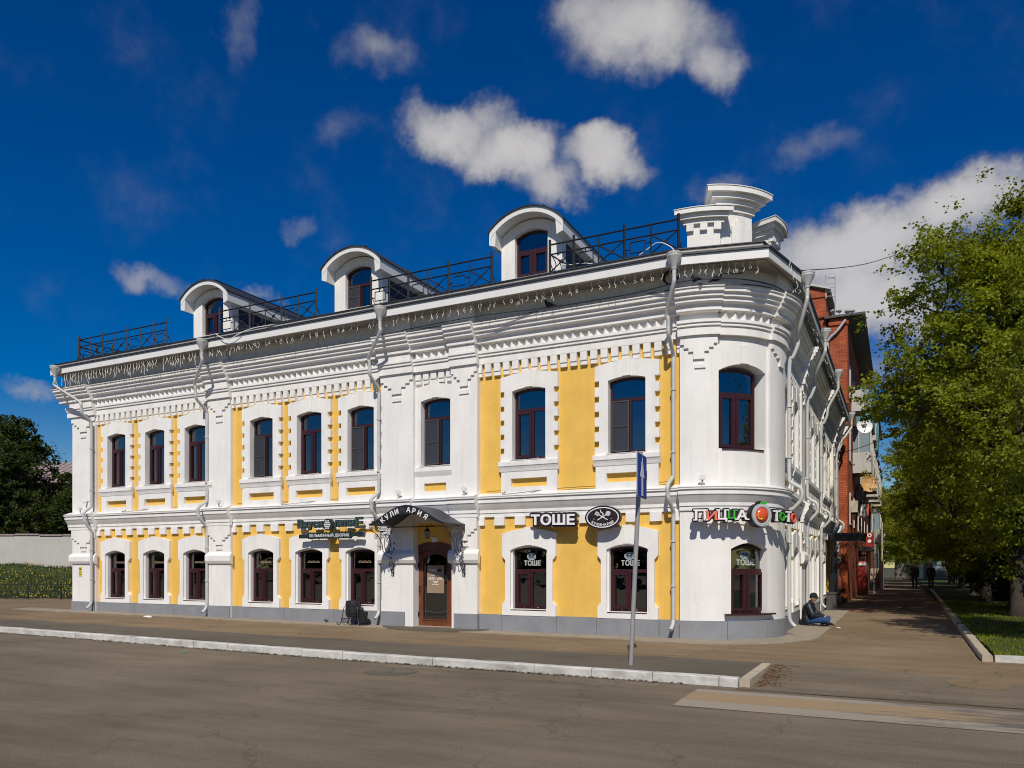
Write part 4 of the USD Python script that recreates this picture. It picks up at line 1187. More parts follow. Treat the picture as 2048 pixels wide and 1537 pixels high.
# black and white letter sign, and the oval beside it
SG = thing('shop_sign', 'white block letters on thick dark backing between the two right lower windows', 'shop sign')
word = fitted(text_poly('ТОШЕ', .3, True), -3.56, 2.62, -2.43, 2.875)
word = affinity.skew(word, ys=-1.0, origin=(-3.0, 2.7))
obj('backing', ext(word.buffer(.05, quad_segs=3), -.36, -.28, fw), 'sign_dark', SG)
for g in sorted(polys_of(word.buffer(.004)), key=lambda g: g.bounds[0]):
    obj('letter', ext(g, -.385, -.359, fw), 'sign_white', SG)
obj('standoff', [bx(q, q + .03, -.28, .0, 2.70, 2.73, fw) for q in (-3.45, -3.1, -2.8, -2.5)], 'black_iron', SG)
SG = thing('shop_sign', 'dark oval sign with white rim, crossed kitchen tools and curved lettering', 'shop sign')
oc = (-1.735, 2.765)
obj('board', ext(ellipse(*oc, .435, .272, 40), -.38, -.27, fw), 'sign_dark', SG)
obj('rim', ext(ellipse(*oc, .395, .238, 40).difference(ellipse(*oc, .372, .215, 40)), -.386, -.379, fw), 'sign_white', SG)
def tool(a, flip):
    d = np.array([math.cos(a), math.sin(a)])
    p = LineString([(oc[0] - d[0] * .135, oc[1] + .01 - d[1] * .135), (oc[0] + d[0] * .10, oc[1] + .01 + d[1] * .10)]).buffer(.0095)
    e = (oc[0] + d[0] * .155, oc[1] + .01 + d[1] * .155)
    if flip:
        sq = affinity.rotate(sbox(e[0] - .045, e[1] - .04, e[0] + .045, e[1] + .04), math.degrees(a), origin=e)
        head = unary_union([sq.difference(affinity.rotate(sbox(e[0] - .034 + k * .024, e[1] - .028, e[0] - .020 + k * .024, e[1] + .028), math.degrees(a), origin=e)) if k == 0 else sq for k in range(1)])
        for k in range(1, 3):
            head = head.difference(affinity.rotate(sbox(e[0] - .034 + k * .024, e[1] - .028, e[0] - .020 + k * .024, e[1] + .028), math.degrees(a), origin=e))
    else:
        head = Point(e).buffer(.055)
        for k in range(8):
            head = head.difference(Point(e[0] + .034 * math.cos(k * PI / 4), e[1] + .034 * math.sin(k * PI / 4)).buffer(.009, quad_segs=2))
        head = head.difference(Point(e).buffer(.012))
    return p.union(head)
obj('spatula', ext(tool(math.radians(150), True), -.386, -.379, fw), 'sign_white', SG)
obj('skimmer', ext(tool(math.radians(30), False), -.3875, -.379, fw), 'sign_white', SG)
st = LineString([(oc[0] - .045, oc[1] + .165), (oc[0] - .05, oc[1] + .13), (oc[0] - .01, oc[1] + .105), (oc[0] + .02, oc[1] + .08), (oc[0] + .005, oc[1] + .05)]).buffer(.010)
obj('steam', ext(st, -.386, -.379, fw), 'sign_white', SG)
obj('dot', [ext(Point(oc[0] + q, oc[1] - .035).buffer(.008), -.386, -.379, fw) for q in (-.21, .21)], 'sign_white', SG)
for k, ch in enumerate('КУЛИНАРИЯ'):
    t = (k - 4) / 4
    a = math.radians(-90 + t * 50)
    px, pz = oc[0] + .315 * math.cos(a), oc[1] - .005 + .165 * math.sin(a)
    g = centred(text_poly(ch, .058, True), px, pz)
    obj('letter', ext(affinity.rotate(g, t * 33, origin=(px, pz)), -.386, -.379, fw), 'sign_white', SG)

# pizza sign on the rounded corner: separate letters standing along the curve
SG = thing('shop_sign', 'coloured pizza shop letters curving round the corner with a red ball disc', 'shop sign')
RS = 2.30
def curve_letter(ch, f0, f1, z0, z1, m):
    f = math.radians((f0 + f1) / 2)
    w = RS * math.radians(f1 - f0)
    xf = flat_at(f, RS)
    p = fitted(text_poly(ch, .3, True), -w / 2, z0, w / 2, z1)
    if ch in 'ПИЦАТ':                                          # slab feet
        b = p.bounds
        feet = [(b[0], b[1]), (b[2], b[1])] if ch in 'ПИА' else [((b[0] + b[2]) / 2, b[1])] if ch == 'Т' else []
        p = unary_union([p] + [sbox(q - .038, r, q + .038, r + .028) for q, r in feet] + ([sbox(q - .035, b[3] - .028, q + .035, b[3]) for q in (b[0], b[2])] if ch in 'ПИЦ' else []))
    obj('letter', ext(p, -.035, .0, xf), m, SG)
    obj('letter_backing', ext(p.buffer(.028, quad_segs=2), .001, .09, xf), 'sign_dark', SG)
for a in (('П', 10.3, 16.2, 2.63, 2.87, 'sign_white'), ('И', 16.4, 21.8, 2.635, 2.83, 'salmon'), ('Ц', 22.2, 27.2, 2.60, 2.87, 'sign_white'), ('Ц', 27.5, 32.0, 2.63, 2.86, 'green_letter'), ('А', 32.2, 38.4, 2.64, 2.86, 'sign_white'),
          ('Т', 55.4, 60.6, 2.63, 2.87, 'sign_white'), ('О', 60.4, 65.0, 2.64, 2.83, 'green_letter'), ('Т', 66.6, 71.8, 2.63, 2.87, 'sign_white'), ('О', 72.2, 79, 2.62, 2.84, 'salmon')):
    curve_letter(*a)
obj('hyphen', ext(sbox(-.03, 2.73, .03, 2.76), -.03, .05, flat_at(math.radians(65.8), RS)), 'sign_white', SG)
fo = math.radians(46)
xo = flat_at(fo, RS + .02)
on_ = np.array([math.sin(fo), -math.cos(fo), 0])
oc3 = xo(np.array([(0, 0, 2.745)]))[0]
obj('drum', lathe([(0, -.12), (.262, -.12), (.268, .02), (.25, .05), (0, .05)], 32, oc3, on_), 'sign_dark', SG, smooth=40)
obj('ring', lathe([(.165, .055), (.242, .055), (.250, .040), (.242, .085), (.180, .09), (.165, .07)], 32, oc3, on_), 'ring_grey', SG, smooth=40)
obj('red_ball', lathe([(0.168, .05)] + [(.168 * math.cos(a), .05 + .10 * math.sin(a)) for a in np.linspace(.1, PI / 2 - .02, 8)], 28, oc3, on_), 'tomato', SG, smooth=60)
sw = [xo(np.array([(-.075 + .062 * math.cos(a), -.05 - .10 * math.sqrt(max(0, 1 - ((-.075 + .062 * math.cos(a)) ** 2 + (.075 * math.sin(a)) ** 2) / .168 ** 2)) - .004, 2.735 + .085 * math.sin(a))]))[0] for a in np.linspace(2.0, 5.4, 12)]
obj('swirl', tube(np.array(sw), np.linspace(.006, .017, 12), 6), 'swirl_yellow', SG, smooth=60)
lf = Polygon([(-.03, 2.99), (.0, 3.03), (.06, 3.045), (.115, 3.02), (.16, 3.035), (.13, 2.985), (.06, 2.975), (.03, 3.0)])
obj('leaf', ext(lf, -.06, -.02, xo), 'green_letter', SG)
obj('stem', ext(Polygon([(-.10, 2.97), (-.09, 3.03), (-.02, 3.06), (.03, 3.055), (-.02, 2.985), (-.04, 2.97)]), -.02, .05, xo), 'sign_dark', SG)
obj('frame_bar', [tube(np.array([(r_ * math.sin(f), CY - r_ * math.cos(f), z) for f in np.radians(np.linspace(9, 76, 24))]), .012, 5) for r_, z in ((2.2, 2.68), (2.2, 2.82))] + [tube(np.array([(1.95 * math.sin(f), CY - 1.95 * math.cos(f), 2.75), (2.22 * math.sin(f), CY - 2.22 * math.cos(f), 2.75)]), .012, 5) for f in np.radians([14, 30, 60, 74])], 'black_iron', SG)

# pale stickers on the upper panes of three lower windows
def decal(xf, s, z, d, lab, w=.40):
    D = thing('window_sticker', lab, 'sticker', group=None)
    el = ellipse(s - .02, z + .16, w * .30, .088, 28)
    obj('badge', ext(el, d - .004, d, xf), 'decal_blue', D)
    c = []
    for a in (150, 30):
        r = math.radians(a)
        c.append(LineString([(s - .02 - .06 * math.cos(r), z + .155 - .05 * math.sin(r)), (s - .02 + .05 * math.cos(r), z + .155 + .05 * math.sin(r))]).buffer(.008).union(Point(s - .02 + .06 * math.cos(r), z + .155 + .055 * math.sin(r)).buffer(.024)))
    obj('crossed_tools', ext(unary_union(c), d - .007, d - .004, xf), 'sign_dark', D)
    obj('badge_rim', ext(el.buffer(.002).difference(el.buffer(-.010)), d - .006, d - .0041, xf), 'decal_pale', D)
    p = fitted(text_poly('ТОШЕ', .3, False), s - w * .55, z - .065, s + w * .55, z + .06)
    for g in polys_of(p):
        obj('letter', ext(g.buffer(.004), d - .006, d, xf), 'decal_pale', D)


decal(wrap, -3.75, 1.72, .112, 'pale sticker on the pane of the lower window just right of the entrance')
decal(wrap, -1.23, 1.72, .112, 'pale sticker on the pane of the lower window behind the road sign pole')
decal(flat_at(TW_LO[0] + .03, 1.74), -.02, 1.73, .033, 'pale sticker on the pane of the rounded corner window', .46)
# reddish lettering glimpsed on the panes of the left lower windows
for k, c in enumerate(LO[:6]):
    D = thing('window_sticker', ['faint brown sticker in the leftmost lower window', 'faint brown sticker in the second lower window from the left', 'faint brown sticker in the third lower window from the left', 'faint brown sticker in the lower window right of the second downpipe', 'faint brown sticker in the lower window below the rolling pin sign', 'faint brown sticker in the lower window left of the entrance canopy'][k], 'sticker')
    obj('band', ext(unary_union([sbox(c - .22, 1.735, c + .24, 1.75)] + [ellipse(c - .18 + .055 * q, 1.775 + .012 * math.sin(q * 2.3), .017, .016, 8) for q in range(8)]), .108, .112, wrap), 'poster_kraft', D)

# ---------------------------------------------------------------- entrance door, notice, canopy, lantern
D = obj('door', ext(arch(-6.58, 1.36, .02, 2.12, 2.285).difference(arch(-6.58, 1.06, .0, 1.93, 2.07)), .06, .20), 'door_wood', H)
leaf = arch(-6.58, 1.05, .05, 1.925, 2.06)
gl = arch(-6.565, .74, .24, 1.83, 1.96)
obj('door_leaf', ext(leaf.difference(gl), .085, .145), 'door_wood', D)
obj('door_moulding', ext(gl.buffer(.03, join_style=2).difference(gl), .07, .088), 'door_wood', D)
obj('pane', sheet(gl.buffer(.01), .115), 'glass', D)
obj('handle', [bar((-7.02, .02, .95), (-7.02, .02, 1.12), .03), bar((-7.02, .02, .98), (-7.02, .09, .98), .02), bar((-7.02, .02, 1.09), (-7.02, .09, 1.09), .02)], 'black_iron', D)
obj('hinge', [bx(-7.09, -7.06, .05, .09, z, z + .13) for z in (.3, 1.6)], 'black_iron', D)
obj('keystone', ext(Polygon([(-6.62, 2.27), (-6.46, 2.27), (-6.44, 2.40), (-6.64, 2.40)]), -.0, .06), 'white_trim', H)
obj('threshold', bx(-7.26, -5.90, -.10, .2, .0, .062), 'stone_step', H)
N = thing('notice', 'brown opening hours notice on the glass of the entrance door', 'notice')
obj('sheet', ext(sbox(-6.83, .93, -6.30, 1.66), .100, .108), 'poster_kraft', N)
def ntext(t, x0, z0, x1, z1, m='sign_white', b=True):
    obj('text', ext(fitted(text_poly(t, .3, b), x0, z0, x1, z1), .0965, .100), m, N)
ntext('ТОШЕ', -6.77, 1.50, -6.53, 1.565)
obj('badge', ext(ellipse(-6.44, 1.53, .075, .045, 20), .0965, .100), 'sign_dark', N)
ntext('РЕЖИМ РАБОТЫ', -6.70, 1.385, -6.42, 1.41)
ntext('08:00 – 20:00', -6.78, 1.28, -6.34, 1.345)
obj('emblem', ext(unary_union([Point(-6.61, 1.235).buffer(.018), Point(-6.51, 1.235).buffer(.018), LineString([(-6.60, 1.19), (-6.52, 1.235)]).buffer(.007), LineString([(-6.52, 1.19), (-6.60, 1.235)]).buffer(.007)]), .0965, .100), 'sign_white', N)
ntext('КУЛИНАРИЯ', -6.67, 1.14, -6.46, 1.165)

CP = thing('entrance_canopy', 'black vaulted wrought iron canopy with white lettering over the entrance door', 'canopy')
XL, XR, YF, YK = -7.72, -5.48, -1.2, -.19
def vault(n=28, o=0.):
    t = np.linspace(-1, 1, n)
    return [(-6.60 + 1.12 * q, 2.70 + o + .45 * (math.cos(q * PI / 2) ** 1.35)) for q in t]
prof = vault(28, .012) + vault(28, -.012)[::-1]
v, f = ext(Polygon(prof), YF - .04, YK, fw)
obj('vault', (v, f), 'roof_metal', CP)
board = Polygon(vault(28, -.013) + [(-6.60 + 1.06 * q, 2.665 + .27 * (math.cos(q * PI / 2) ** 1.1)) for q in np.linspace(1, -1, 28)])
obj('front_board', ext(board, YF - .03, YF, fw), 'black_iron', CP)
ks = [('К', -.62, 46), ('У', -.50, 38), ('Л', -.375, 28), ('И', -.24, 15), ('Н', -.08, 4), ('А', .08, -5), ('Р', .225, -17), ('И', .375, -29), ('Я', .53, -41)]
for ch, q, rot in ks:
    px = -6.60 + 1.12 * q
    pz = 2.70 + .45 * (math.cos(q * PI / 2) ** 1.35) - .105
    g = affinity.rotate(centred(text_poly(ch, .125, True), px, pz), rot, origin=(px, pz))
    obj('letter', ext(g, YF - .045, YF - .029, fw), 'sign_white' if ch != 'Н' else 'grey_iron', CP)
for X in (XL, XR):
    for yy in np.arange(YF, YK, .01)[:1]:
        obj('side_rail', [tube(np.array([(X, YF, z), (X, YK, z)]), .012, 5) for z in (2.69, 2.545)] + [tube(np.array([(X, y, 2.545), (X, y, 2.69)]), .010, 4) for y in (YF, YK)], 'black_iron', CP)
    for k in range(7):
        yc = YF + .085 + k * .14
        obj('scroll', [tube(np.array([(X, a, b) for a, b in spiral((yc, 2.617), .012, .062, 1.4, 1.0 if k % 2 else -1.2, sgn=1 if k % 2 else -1)]), .0075, 5)], 'black_iron', CP)
def scroll_bracket(parent, P, ztop, L, Hh):
    """P(a, z): a = distance out from the wall"""
    def tb(pts, r=.011):
        return tube(np.array([P(a, z) for a, z in pts]), r, 5)
    obj('wall_bar', tb([(0, ztop), (0, ztop - Hh)], .016), 'black_iron', parent)
    obj('bracket_curve', tb(smooth_path([(L, ztop - .02), (L * .75, ztop - .12), (L * .55, ztop - .34), (L * .5, ztop - .52), (L * .3, ztop - .66), (.02, ztop - .68)], 6)), 'black_iron', parent)
    obj('bracket_curve', tb(smooth_path([(.0, ztop - .66), (.16, ztop - .72), (.22, ztop - .86), (.14, ztop - 1.02), (.02, ztop - Hh + .02)], 6)), 'black_iron', parent)
    for c, r, t, a0, s in (((L * .84, ztop - .14), .075, 1.6, 1.5, 1), ((L * .52, ztop - .13), .085, 1.6, 2.5, -1), ((L * .28, ztop - .20), .11, 1.7, 4.5, 1), ((L * .30, ztop - .48), .10, 1.6, 1.0, -1), ((.10, ztop - .55), .075, 1.4, 4.2, 1), ((.14, ztop - .36), .06, 1.3, .4, 1), ((.11, ztop - .84), .085, 1.6, 2.2, -1), ((.07, ztop - 1.0), .05, 1.4, 5.0, 1), ((-.0, ztop - Hh - .03), .045, 1.2, 1.5, 1)):
        obj('scroll', tb(spiral(c, .012, r, t, a0, sgn=s), .0085), 'black_iron', parent)
    obj('bracket_ring', tb([(L * .30 + .13 * math.cos(a), ztop - .30 + .25 * math.sin(a)) for a in np.linspace(0, 2 * PI, 22)], .010), 'black_iron', parent)
for X in (XL + .03, XR - .02):
    scroll_bracket(CP, lambda a, z, X=X: (X, YK - a, z), 2.55, .95, 1.12)
obj('tie_bar', tube(np.array([(XL, -.45, 2.66), (XR, -.45, 2.66)]), .014, 5), 'black_iron', CP)
LN = thing('wall_lantern', 'black hanging lantern under the entrance canopy', 'lantern', (-6.42, -.52, 2.36))
obj('cage', [tube(np.array([(.055 * math.cos(a), .055 * math.sin(a), 0), (.075 * math.cos(a), .075 * math.sin(a), .17)]), .006, 4) for a in np.arange(6) * PI / 3] + [lathe([(0, -.02), (.03, -.015), (.058, .0), (.055, .01), (0, .01)], 6)], 'black_iron', LN)
obj('cap', lathe([(.09, .17), (.095, .18), (.05, .225), (.02, .25), (.02, .29), (0, .29)], 6), 'black_iron', LN)
obj('glass', lathe([(.045, .01), (.064, .165)], 6), 'decal_blue', LN)
obj('hook', tube(np.array([(0, 0, .28), (0, 0, .33), (0, .07, .34), (0, .3, .33)]), .008, 5), 'black_iron', LN)

# side canopy on the side front
CB = thing('side_canopy', 'flat black canopy with iron scroll brackets over the side entrance', 'canopy')
obj('roof_slab', [fixvol(*bx(1.86, 3.18, 15.3, 17.6, 2.84, 2.92, same))], 'roof_metal', CB)
obj('fascia', [fixvol(*bx(1.90, 3.14, 15.32, 15.35, 2.60, 2.84, same)), fixvol(*bx(3.11, 3.14, 15.35, 17.55, 2.60, 2.84, same))], 'black_iron', CB)
for Y in (15.42, 17.5):
    scroll_bracket(CB, lambda a, z, Y=Y: (1.99 + a, Y, z), 2.58, 1.05, 1.2)
for k in range(6):
    obj('scroll', tube(np.array([(2.15 + k * .16 + (a - 2.15), 15.36, b) for a, b in spiral((2.15, 2.52), .012, .07, 1.5, 1.0 if k % 2 else -1.2, sgn=1 if k % 2 else -1)]), .008, 5), 'black_iron', CB)
obj('side_door', ext(arch(sB(16.0), 1.28, .02, 2.13, 2.28), .12, .2), 'dark_door', H)
# ---------------------------------------------------------------- road sign, flower stand, manhole, litter
SP = thing('road_sign', 'blue one-way sign with white arrow on a slightly leaning grey pole by the kerb', 'road sign', (.40, -4.91, 0))
TOP = np.array([.155, .03, 3.52])
obj('pole', tube(np.array([(0, 0, -.05), TOP * .5, TOP]), .038, 14), 'pole_grey', SP, smooth=60)
obj('pole_cap', lathe([(.0, .0), (.04, 0), (.04, .012), (0, .016)], 12, TOP), 'pole_grey', SP)
sa = math.radians(5)
sxf = frame_at((TOP[0] * .88 + .045, TOP[1] * .88, 0), (-math.sin(sa), math.cos(sa)), (-math.cos(sa), -math.sin(sa)))
zc = 3.13
obj('plate', ext(sbox(-.36, zc - .36, .36, zc + .36).buffer(-.03).buffer(.03, quad_segs=3), -.004, .010, sxf), 'pole_grey', SP)
obj('blue_face', ext(sbox(-.345, zc - .345, .345, zc + .345).buffer(-.03).buffer(.03, quad_segs=3), -.008, -.0035, sxf), 'sign_blue', SP)
obj('arrow', ext(unary_union([sbox(-.055, zc - .33, .055, zc + .0), Polygon([(-.15, zc - .02), (.15, zc - .02), (0, zc + .31)])]), -.011, -.0078, sxf), 'sign_white', SP)
obj('clamp', [bar(sxf(np.array([(-.05, .01, z)]))[0], sxf(np.array([(.05, .03, z)]))[0], .03) for z in (zc - .2, zc + .2)], 'pole_grey', SP)

PL = thing('flower_stand', 'black wrought iron stand with scroll feet holding a dark barrel by the wall', 'stand', (-8.76, -.46, .045))
barrel = lathe([(0, .20), (.17, .21), (.20, .26), (.215, .42), (.205, .60), (.195, .66), (.18, .66), (.18, .62), (0, .62)], 20, (-.06, 0, 0))
obj('barrel', barrel, 'black_iron', PL, smooth=40)
obj('barrel_hoop', [lathe([(.21, z - .012), (.222, z - .012), (.222, z + .012), (.21, z + .012)], 20, (-.06, 0, 0)) for z in (.34, .54)], 'black_iron', PL)
for sx in (-1, 1):
    for sy in (-1, 1):
        P0 = lambda a, z, sx=sx, sy=sy: (-.06 + sx * a, sy * a * .55, z)
        obj('leg', tube(np.array([P0(a, z) for a, z in smooth_path([(.21, .50), (.235, .42), (.26, .22), (.30, .06), (.35, .02), (.39, .05), (.37, .09), (.345, .075)], 4)]), .011, 5), 'black_iron', PL)
for sy in (-.19, .19):
    for q in (-.16, .0, .16):
        obj('scroll', tube(np.array([(-.06 + a, sy, b) for a, b in spiral((q, .11), .012, .075, 1.4, 1.2)]), .009, 5), 'black_iron', PL)
    obj('cross_rail', bar((-.34, sy, .19), (.22, sy, .19), .018), 'black_iron', PL)
obj('side_basket', [lathe([(0, .05), (.10, .06), (.13, .18), (.145, .36), (.13, .37), (.12, .1), (0, .1)], 14, (.22, .04, 0))], 'black_iron', PL)

MH = thing('manhole_cover', 'worn iron manhole cover in the road below the entrance', 'manhole cover', (-3.2, -6.62, -.118))
obj('rim', lathe([(.36, 0), (.44, 0), (.44, .006), (.36, .006)], 36), 'new_asphalt', MH)
obj('lid', lathe([(0, 0), (.355, 0), (.355, .004), (0, .004)], 30), 'grey_iron', MH)
for k in range(6):
    a = k * PI / 3
    obj('rib', [bar((.08 * math.cos(a), .08 * math.sin(a), .005), (.33 * math.cos(a), .33 * math.sin(a), .005), .02)], 'new_asphalt', MH)
MH = thing('manhole_cover', 'faint round cover at the side street mouth near the right kerb', 'manhole cover', (5.4, -4.3, ramp(5.4, -4.3) + .006))
obj('rim', lathe([(.33, 0), (.40, 0), (.40, .004), (.33, .004)], 30, (0, 0, 0), (0, -.052, 1)), 'old_asphalt', MH)
obj('lid', lathe([(0, 0), (.325, 0), (.325, .003), (0, .003)], 30, (0, 0, 0), (0, -.052, 1)), 'road_asphalt', MH)

def scrap(name, loc, m, label, size=.12, seed=1, cat='litter'):
    r = random.Random(seed)
    n = 7
    pts = [(loc[0] + size * (.6 + .5 * r.random()) * math.cos(a), loc[1] + size * (.4 + .4 * r.random()) * math.sin(a), loc[2] + r.uniform(.005, .05)) for a in np.linspace(0, 2 * PI, n, endpoint=False)]
    v = np.array([(loc[0], loc[1], loc[2] + .05)] + pts)
    f = [(0, 1 + i, 1 + (i + 1) % n) for i in range(n)]
    v2 = v.copy(); v2[:, 2] -= .006
    return obj(name, (np.vstack([v, v2]), np.vstack([f, np.array(f)[:, ::-1] + n + 1] + [[(1 + i, n + 2 + i, n + 2 + (i + 1) % n), (1 + i, n + 2 + (i + 1) % n, 1 + (i + 1) % n)] for i in range(n)])), m, label=label, cat=cat)
scrap('crumpled_paper', (-16.2, -1.05, .075), 'paper_white', 'crumpled white paper lying at the edge of the apron near the second downpipe', .16, 2)
scrap('paper_cup_lid', (2.95, 4.55, .01), 'paper_white', 'small white scrap on the side pavement in front of the seated person', .09, 4)
scrap('red_scrap', (-19.1, -1.2, .09), 'salmon', 'tiny red scrap on the pavement near the left end of the house', .05, 5)
scrap('green_leaf', (-8.4, -6.35, -.095), 'green_letter', 'single bright green leaf lying on the road left of the entrance', .06, 6, 'leaf')
W_ = thing('weed', 'small green weed growing at the foot of the plinth left of the flower stand', 'weed', (-10.05, -.13, .06))
for k in range(5):
    a = k * 1.3
    v = np.array([(0, 0, 0), (.05 * math.cos(a) - .015, .04 * math.sin(a), .07), (.11 * math.cos(a), .05 * math.sin(a), .08 + .01 * k), (.05 * math.cos(a) + .015, .04 * math.sin(a) - .02, .07)])
    obj('leaf', (v, np.array([(0, 1, 2), (0, 2, 3)])), 'green_letter' if k == 9 else 'shrub_leaf', W_)
PT = thing('potted_plant', 'potted plant with thin upright stems standing inside an upper window', 'potted plant', (-3.52, .30, 4.28))
obj('pot', lathe([(0, 0), (.06, 0), (.08, .10), (.085, .12), (.07, .12), (0, .11)], 14), 'terracotta', PT)
for k in range(6):
    a = k * 1.05
    obj('stem', tube(np.array([(.03 * math.cos(a), .03 * math.sin(a), .1), (.045 * math.cos(a), .04 * math.sin(a), .25 + .03 * k), (.06 * math.cos(a + .4), .04 * math.sin(a), .38 + .035 * k)]), .010, 5), 'shrub_leaf', PT)

# ---------------------------------------------------------------- people and birds
def bones(bs, refine=.03, smooth=6, seg=16):
    ms = []
    for p, rp, q, rq in bs:
        a = Manifold.sphere(rp, seg).translate(tuple(map(float, p)))
        b = Manifold.sphere(rq, seg).translate(tuple(map(float, q)))
        ms.append(Manifold.batch_hull([a, b]))
    m = Manifold.batch_boolean(ms, manifold3d.OpType.Add).refine_to_length(refine).to_mesh()
    t = trimesh.Trimesh(np.array(m.vert_properties[:, :3]), np.array(m.tri_verts))
    if smooth:
        trimesh.smoothing.filter_taubin(t, iterations=smooth)
    return np.array(t.vertices), np.array(t.faces)


def hand_bones(w, d, s, curl=.5):
    """hand rooted at wrist w, pointing along d, palm normal roughly s x d; five separate fingers"""
    w, d, s = (np.array(q, float) for q in (w, d, s))
    d /= np.linalg.norm(d); s = s - d * (s @ d); s /= np.linalg.norm(s); nrm = np.cross(d, s)
    out = [(w, .026, w + d * .05 + s * .02, .022), (w, .026, w + d * .05 - s * .02, .022), (w + d * .05 + s * .02, .02, w + d * .085 + s * .028, .016), (w + d * .05 - s * .02, .02, w + d * .085 - s * .028, .016), (w + d * .085 - s * .028, .016, w + d * .085 + s * .028, .016)]
    for k, L in enumerate((.068, .078, .072, .058)):
        b = w + d * .088 + s * (.030 - .020 * k)
        d1 = d * math.cos(curl * .6) + nrm * math.sin(curl * .6)
        d2 = d * math.cos(curl * 1.4) + nrm * math.sin(curl * 1.4)
        m = b + d1 * L * .55
        out += [(b, .0095, m, .009), (m, .009, m + d2 * L * .45, .0078)]
    t0 = w + d * .03 + s * .03
    t1 = t0 + (d * .6 + s * .75) * .04
    out += [(t0, .013, t1, .011), (t1, .011, t1 + (d * .9 + s * .2 + nrm * .2) * .032, .009)]
    return out


def head_bones(c, f, up=(0, 0, 1), k=1.):
    """skull, jaw, nose, ears; c centre of the head, f the way it faces"""
    c, f, up = (np.array(q, float) for q in (c, f, up))
    f /= np.linalg.norm(f); up = up - f * (up @ f); up /= np.linalg.norm(up); s = np.cross(up, f)
    L = lambda a, b, z: c + f * a * k + s * b * k + up * z * k
    return [(L(-.025, 0, .025), .088 * k, L(.02, 0, .02), .078 * k), (L(.02, 0, .01), .072 * k, L(.045, 0, -.075), .036 * k), (L(.0, .03, -.02), .055 * k, L(.03, .022, -.07), .034 * k), (L(.0, -.03, -.02), .055 * k, L(.03, -.022, -.07), .034 * k),
            (L(.085, 0, .02), .010 * k, L(.108, 0, -.018), .013 * k), (L(.078, 0, -.052), .010 * k, L(.074, 0, -.062), .012 * k), (L(-.005, .082, .005), .016 * k, L(-.012, .085, -.03), .010 * k), (L(-.005, -.082, .005), .016 * k, L(-.012, -.085, -.03), .010 * k), (L(.075, .03, .038), .014 * k, L(.075, -.03, .038), .014 * k)], L


def person(name, label, J, hat, top, legs, loc, rz, fdir, jacket_r=.018, boots='shoe_black'):
    R = thing(name, label, 'person', loc, rz)
    j = {k: np.array(v, float) for k, v in J.items()}
    torso = [(j['pelvis'] + [0, .07, 0], .105, j['waist'] + [0, .05, 0], .10), (j['pelvis'] - [0, .07, 0], .105, j['waist'] - [0, .05, 0], .10), (j['waist'] + [0, .05, 0], .10, j['chest'] + [0, .07, 0], .115), (j['waist'] - [0, .05, 0], .10, j['chest'] - [0, .07, 0], .115), (j['chest'] + [0, .06, 0], .11, j['neck'] + [0, .08, -.04], .06), (j['chest'] - [0, .06, 0], .11, j['neck'] - [0, .08, .04], .06)]
    arms, hands, lg, shoes = [], [], [], []
    for s in 'LR':
        arms += [(j['sh' + s], .062, j['el' + s], .047), (j['el' + s], .045, j['wr' + s], .031), (j['sh' + s], .06, j['neck'] - [0, 0, .06], .055)]
        hands += hand_bones(j['wr' + s], j['hd' + s], (0, -1 if s == 'L' else 1, .35), .9)
        lg += [(j['hip' + s], .092, j['kn' + s], .062), (j['kn' + s], .060, j['an' + s], .040)]
        shoes += [(j['an' + s] - [0, 0, .03], .045, j['an' + s] * .4 + j['toe' + s] * .6, .042), (j['an' + s], .04, j['toe' + s], .034)]
    hb, L = head_bones(j['head'], fdir)
    obj('body', bones(torso + arms + lg + hands + hb + [(j['neck'] - [0, 0, .05], .056, j['head'] - [0, 0, .04], .052)], .035, 4), 'skin', R, smooth=True)
    g = jacket_r
    obj('jacket', bones([(a, r + g, b, q + g) for a, r, b, q in torso + arms if not (a is None)] + [(j['neck'] - [0, 0, .03], .075, j['neck'] + [0, 0, .02], .072)], .035, 5), top, R, smooth=True)
    obj('trousers', bones([(a, r + .012, b, q + .014) for a, r, b, q in lg] + [(j['pelvis'] + [0, .07, 0], .115, j['pelvis'] - [0, .07, 0], .115)], .035, 5), legs, R, smooth=True)
    obj('shoe', bones(shoes[:2], .03, 3), boots, R, smooth=True)
    obj('shoe', bones(shoes[2:], .03, 3), boots, R, smooth=True)
    if hat:
        obj('knit_hat', bones([(L(-.03, 0, .045), .099, L(.01, 0, .045), .09), (L(-.01, 0, .07), .085, L(-.015, 0, .085), .07)], .03, 3), hat, R, smooth=True)
    for q in (-.032, .032):
        obj('eye', lathe([(0, -.004), (.008, -.003), (.008, .003), (0, .004)], 8, L(.088, q, .014), np.array(fdir, float)), 'shoe_black', R)
    return R


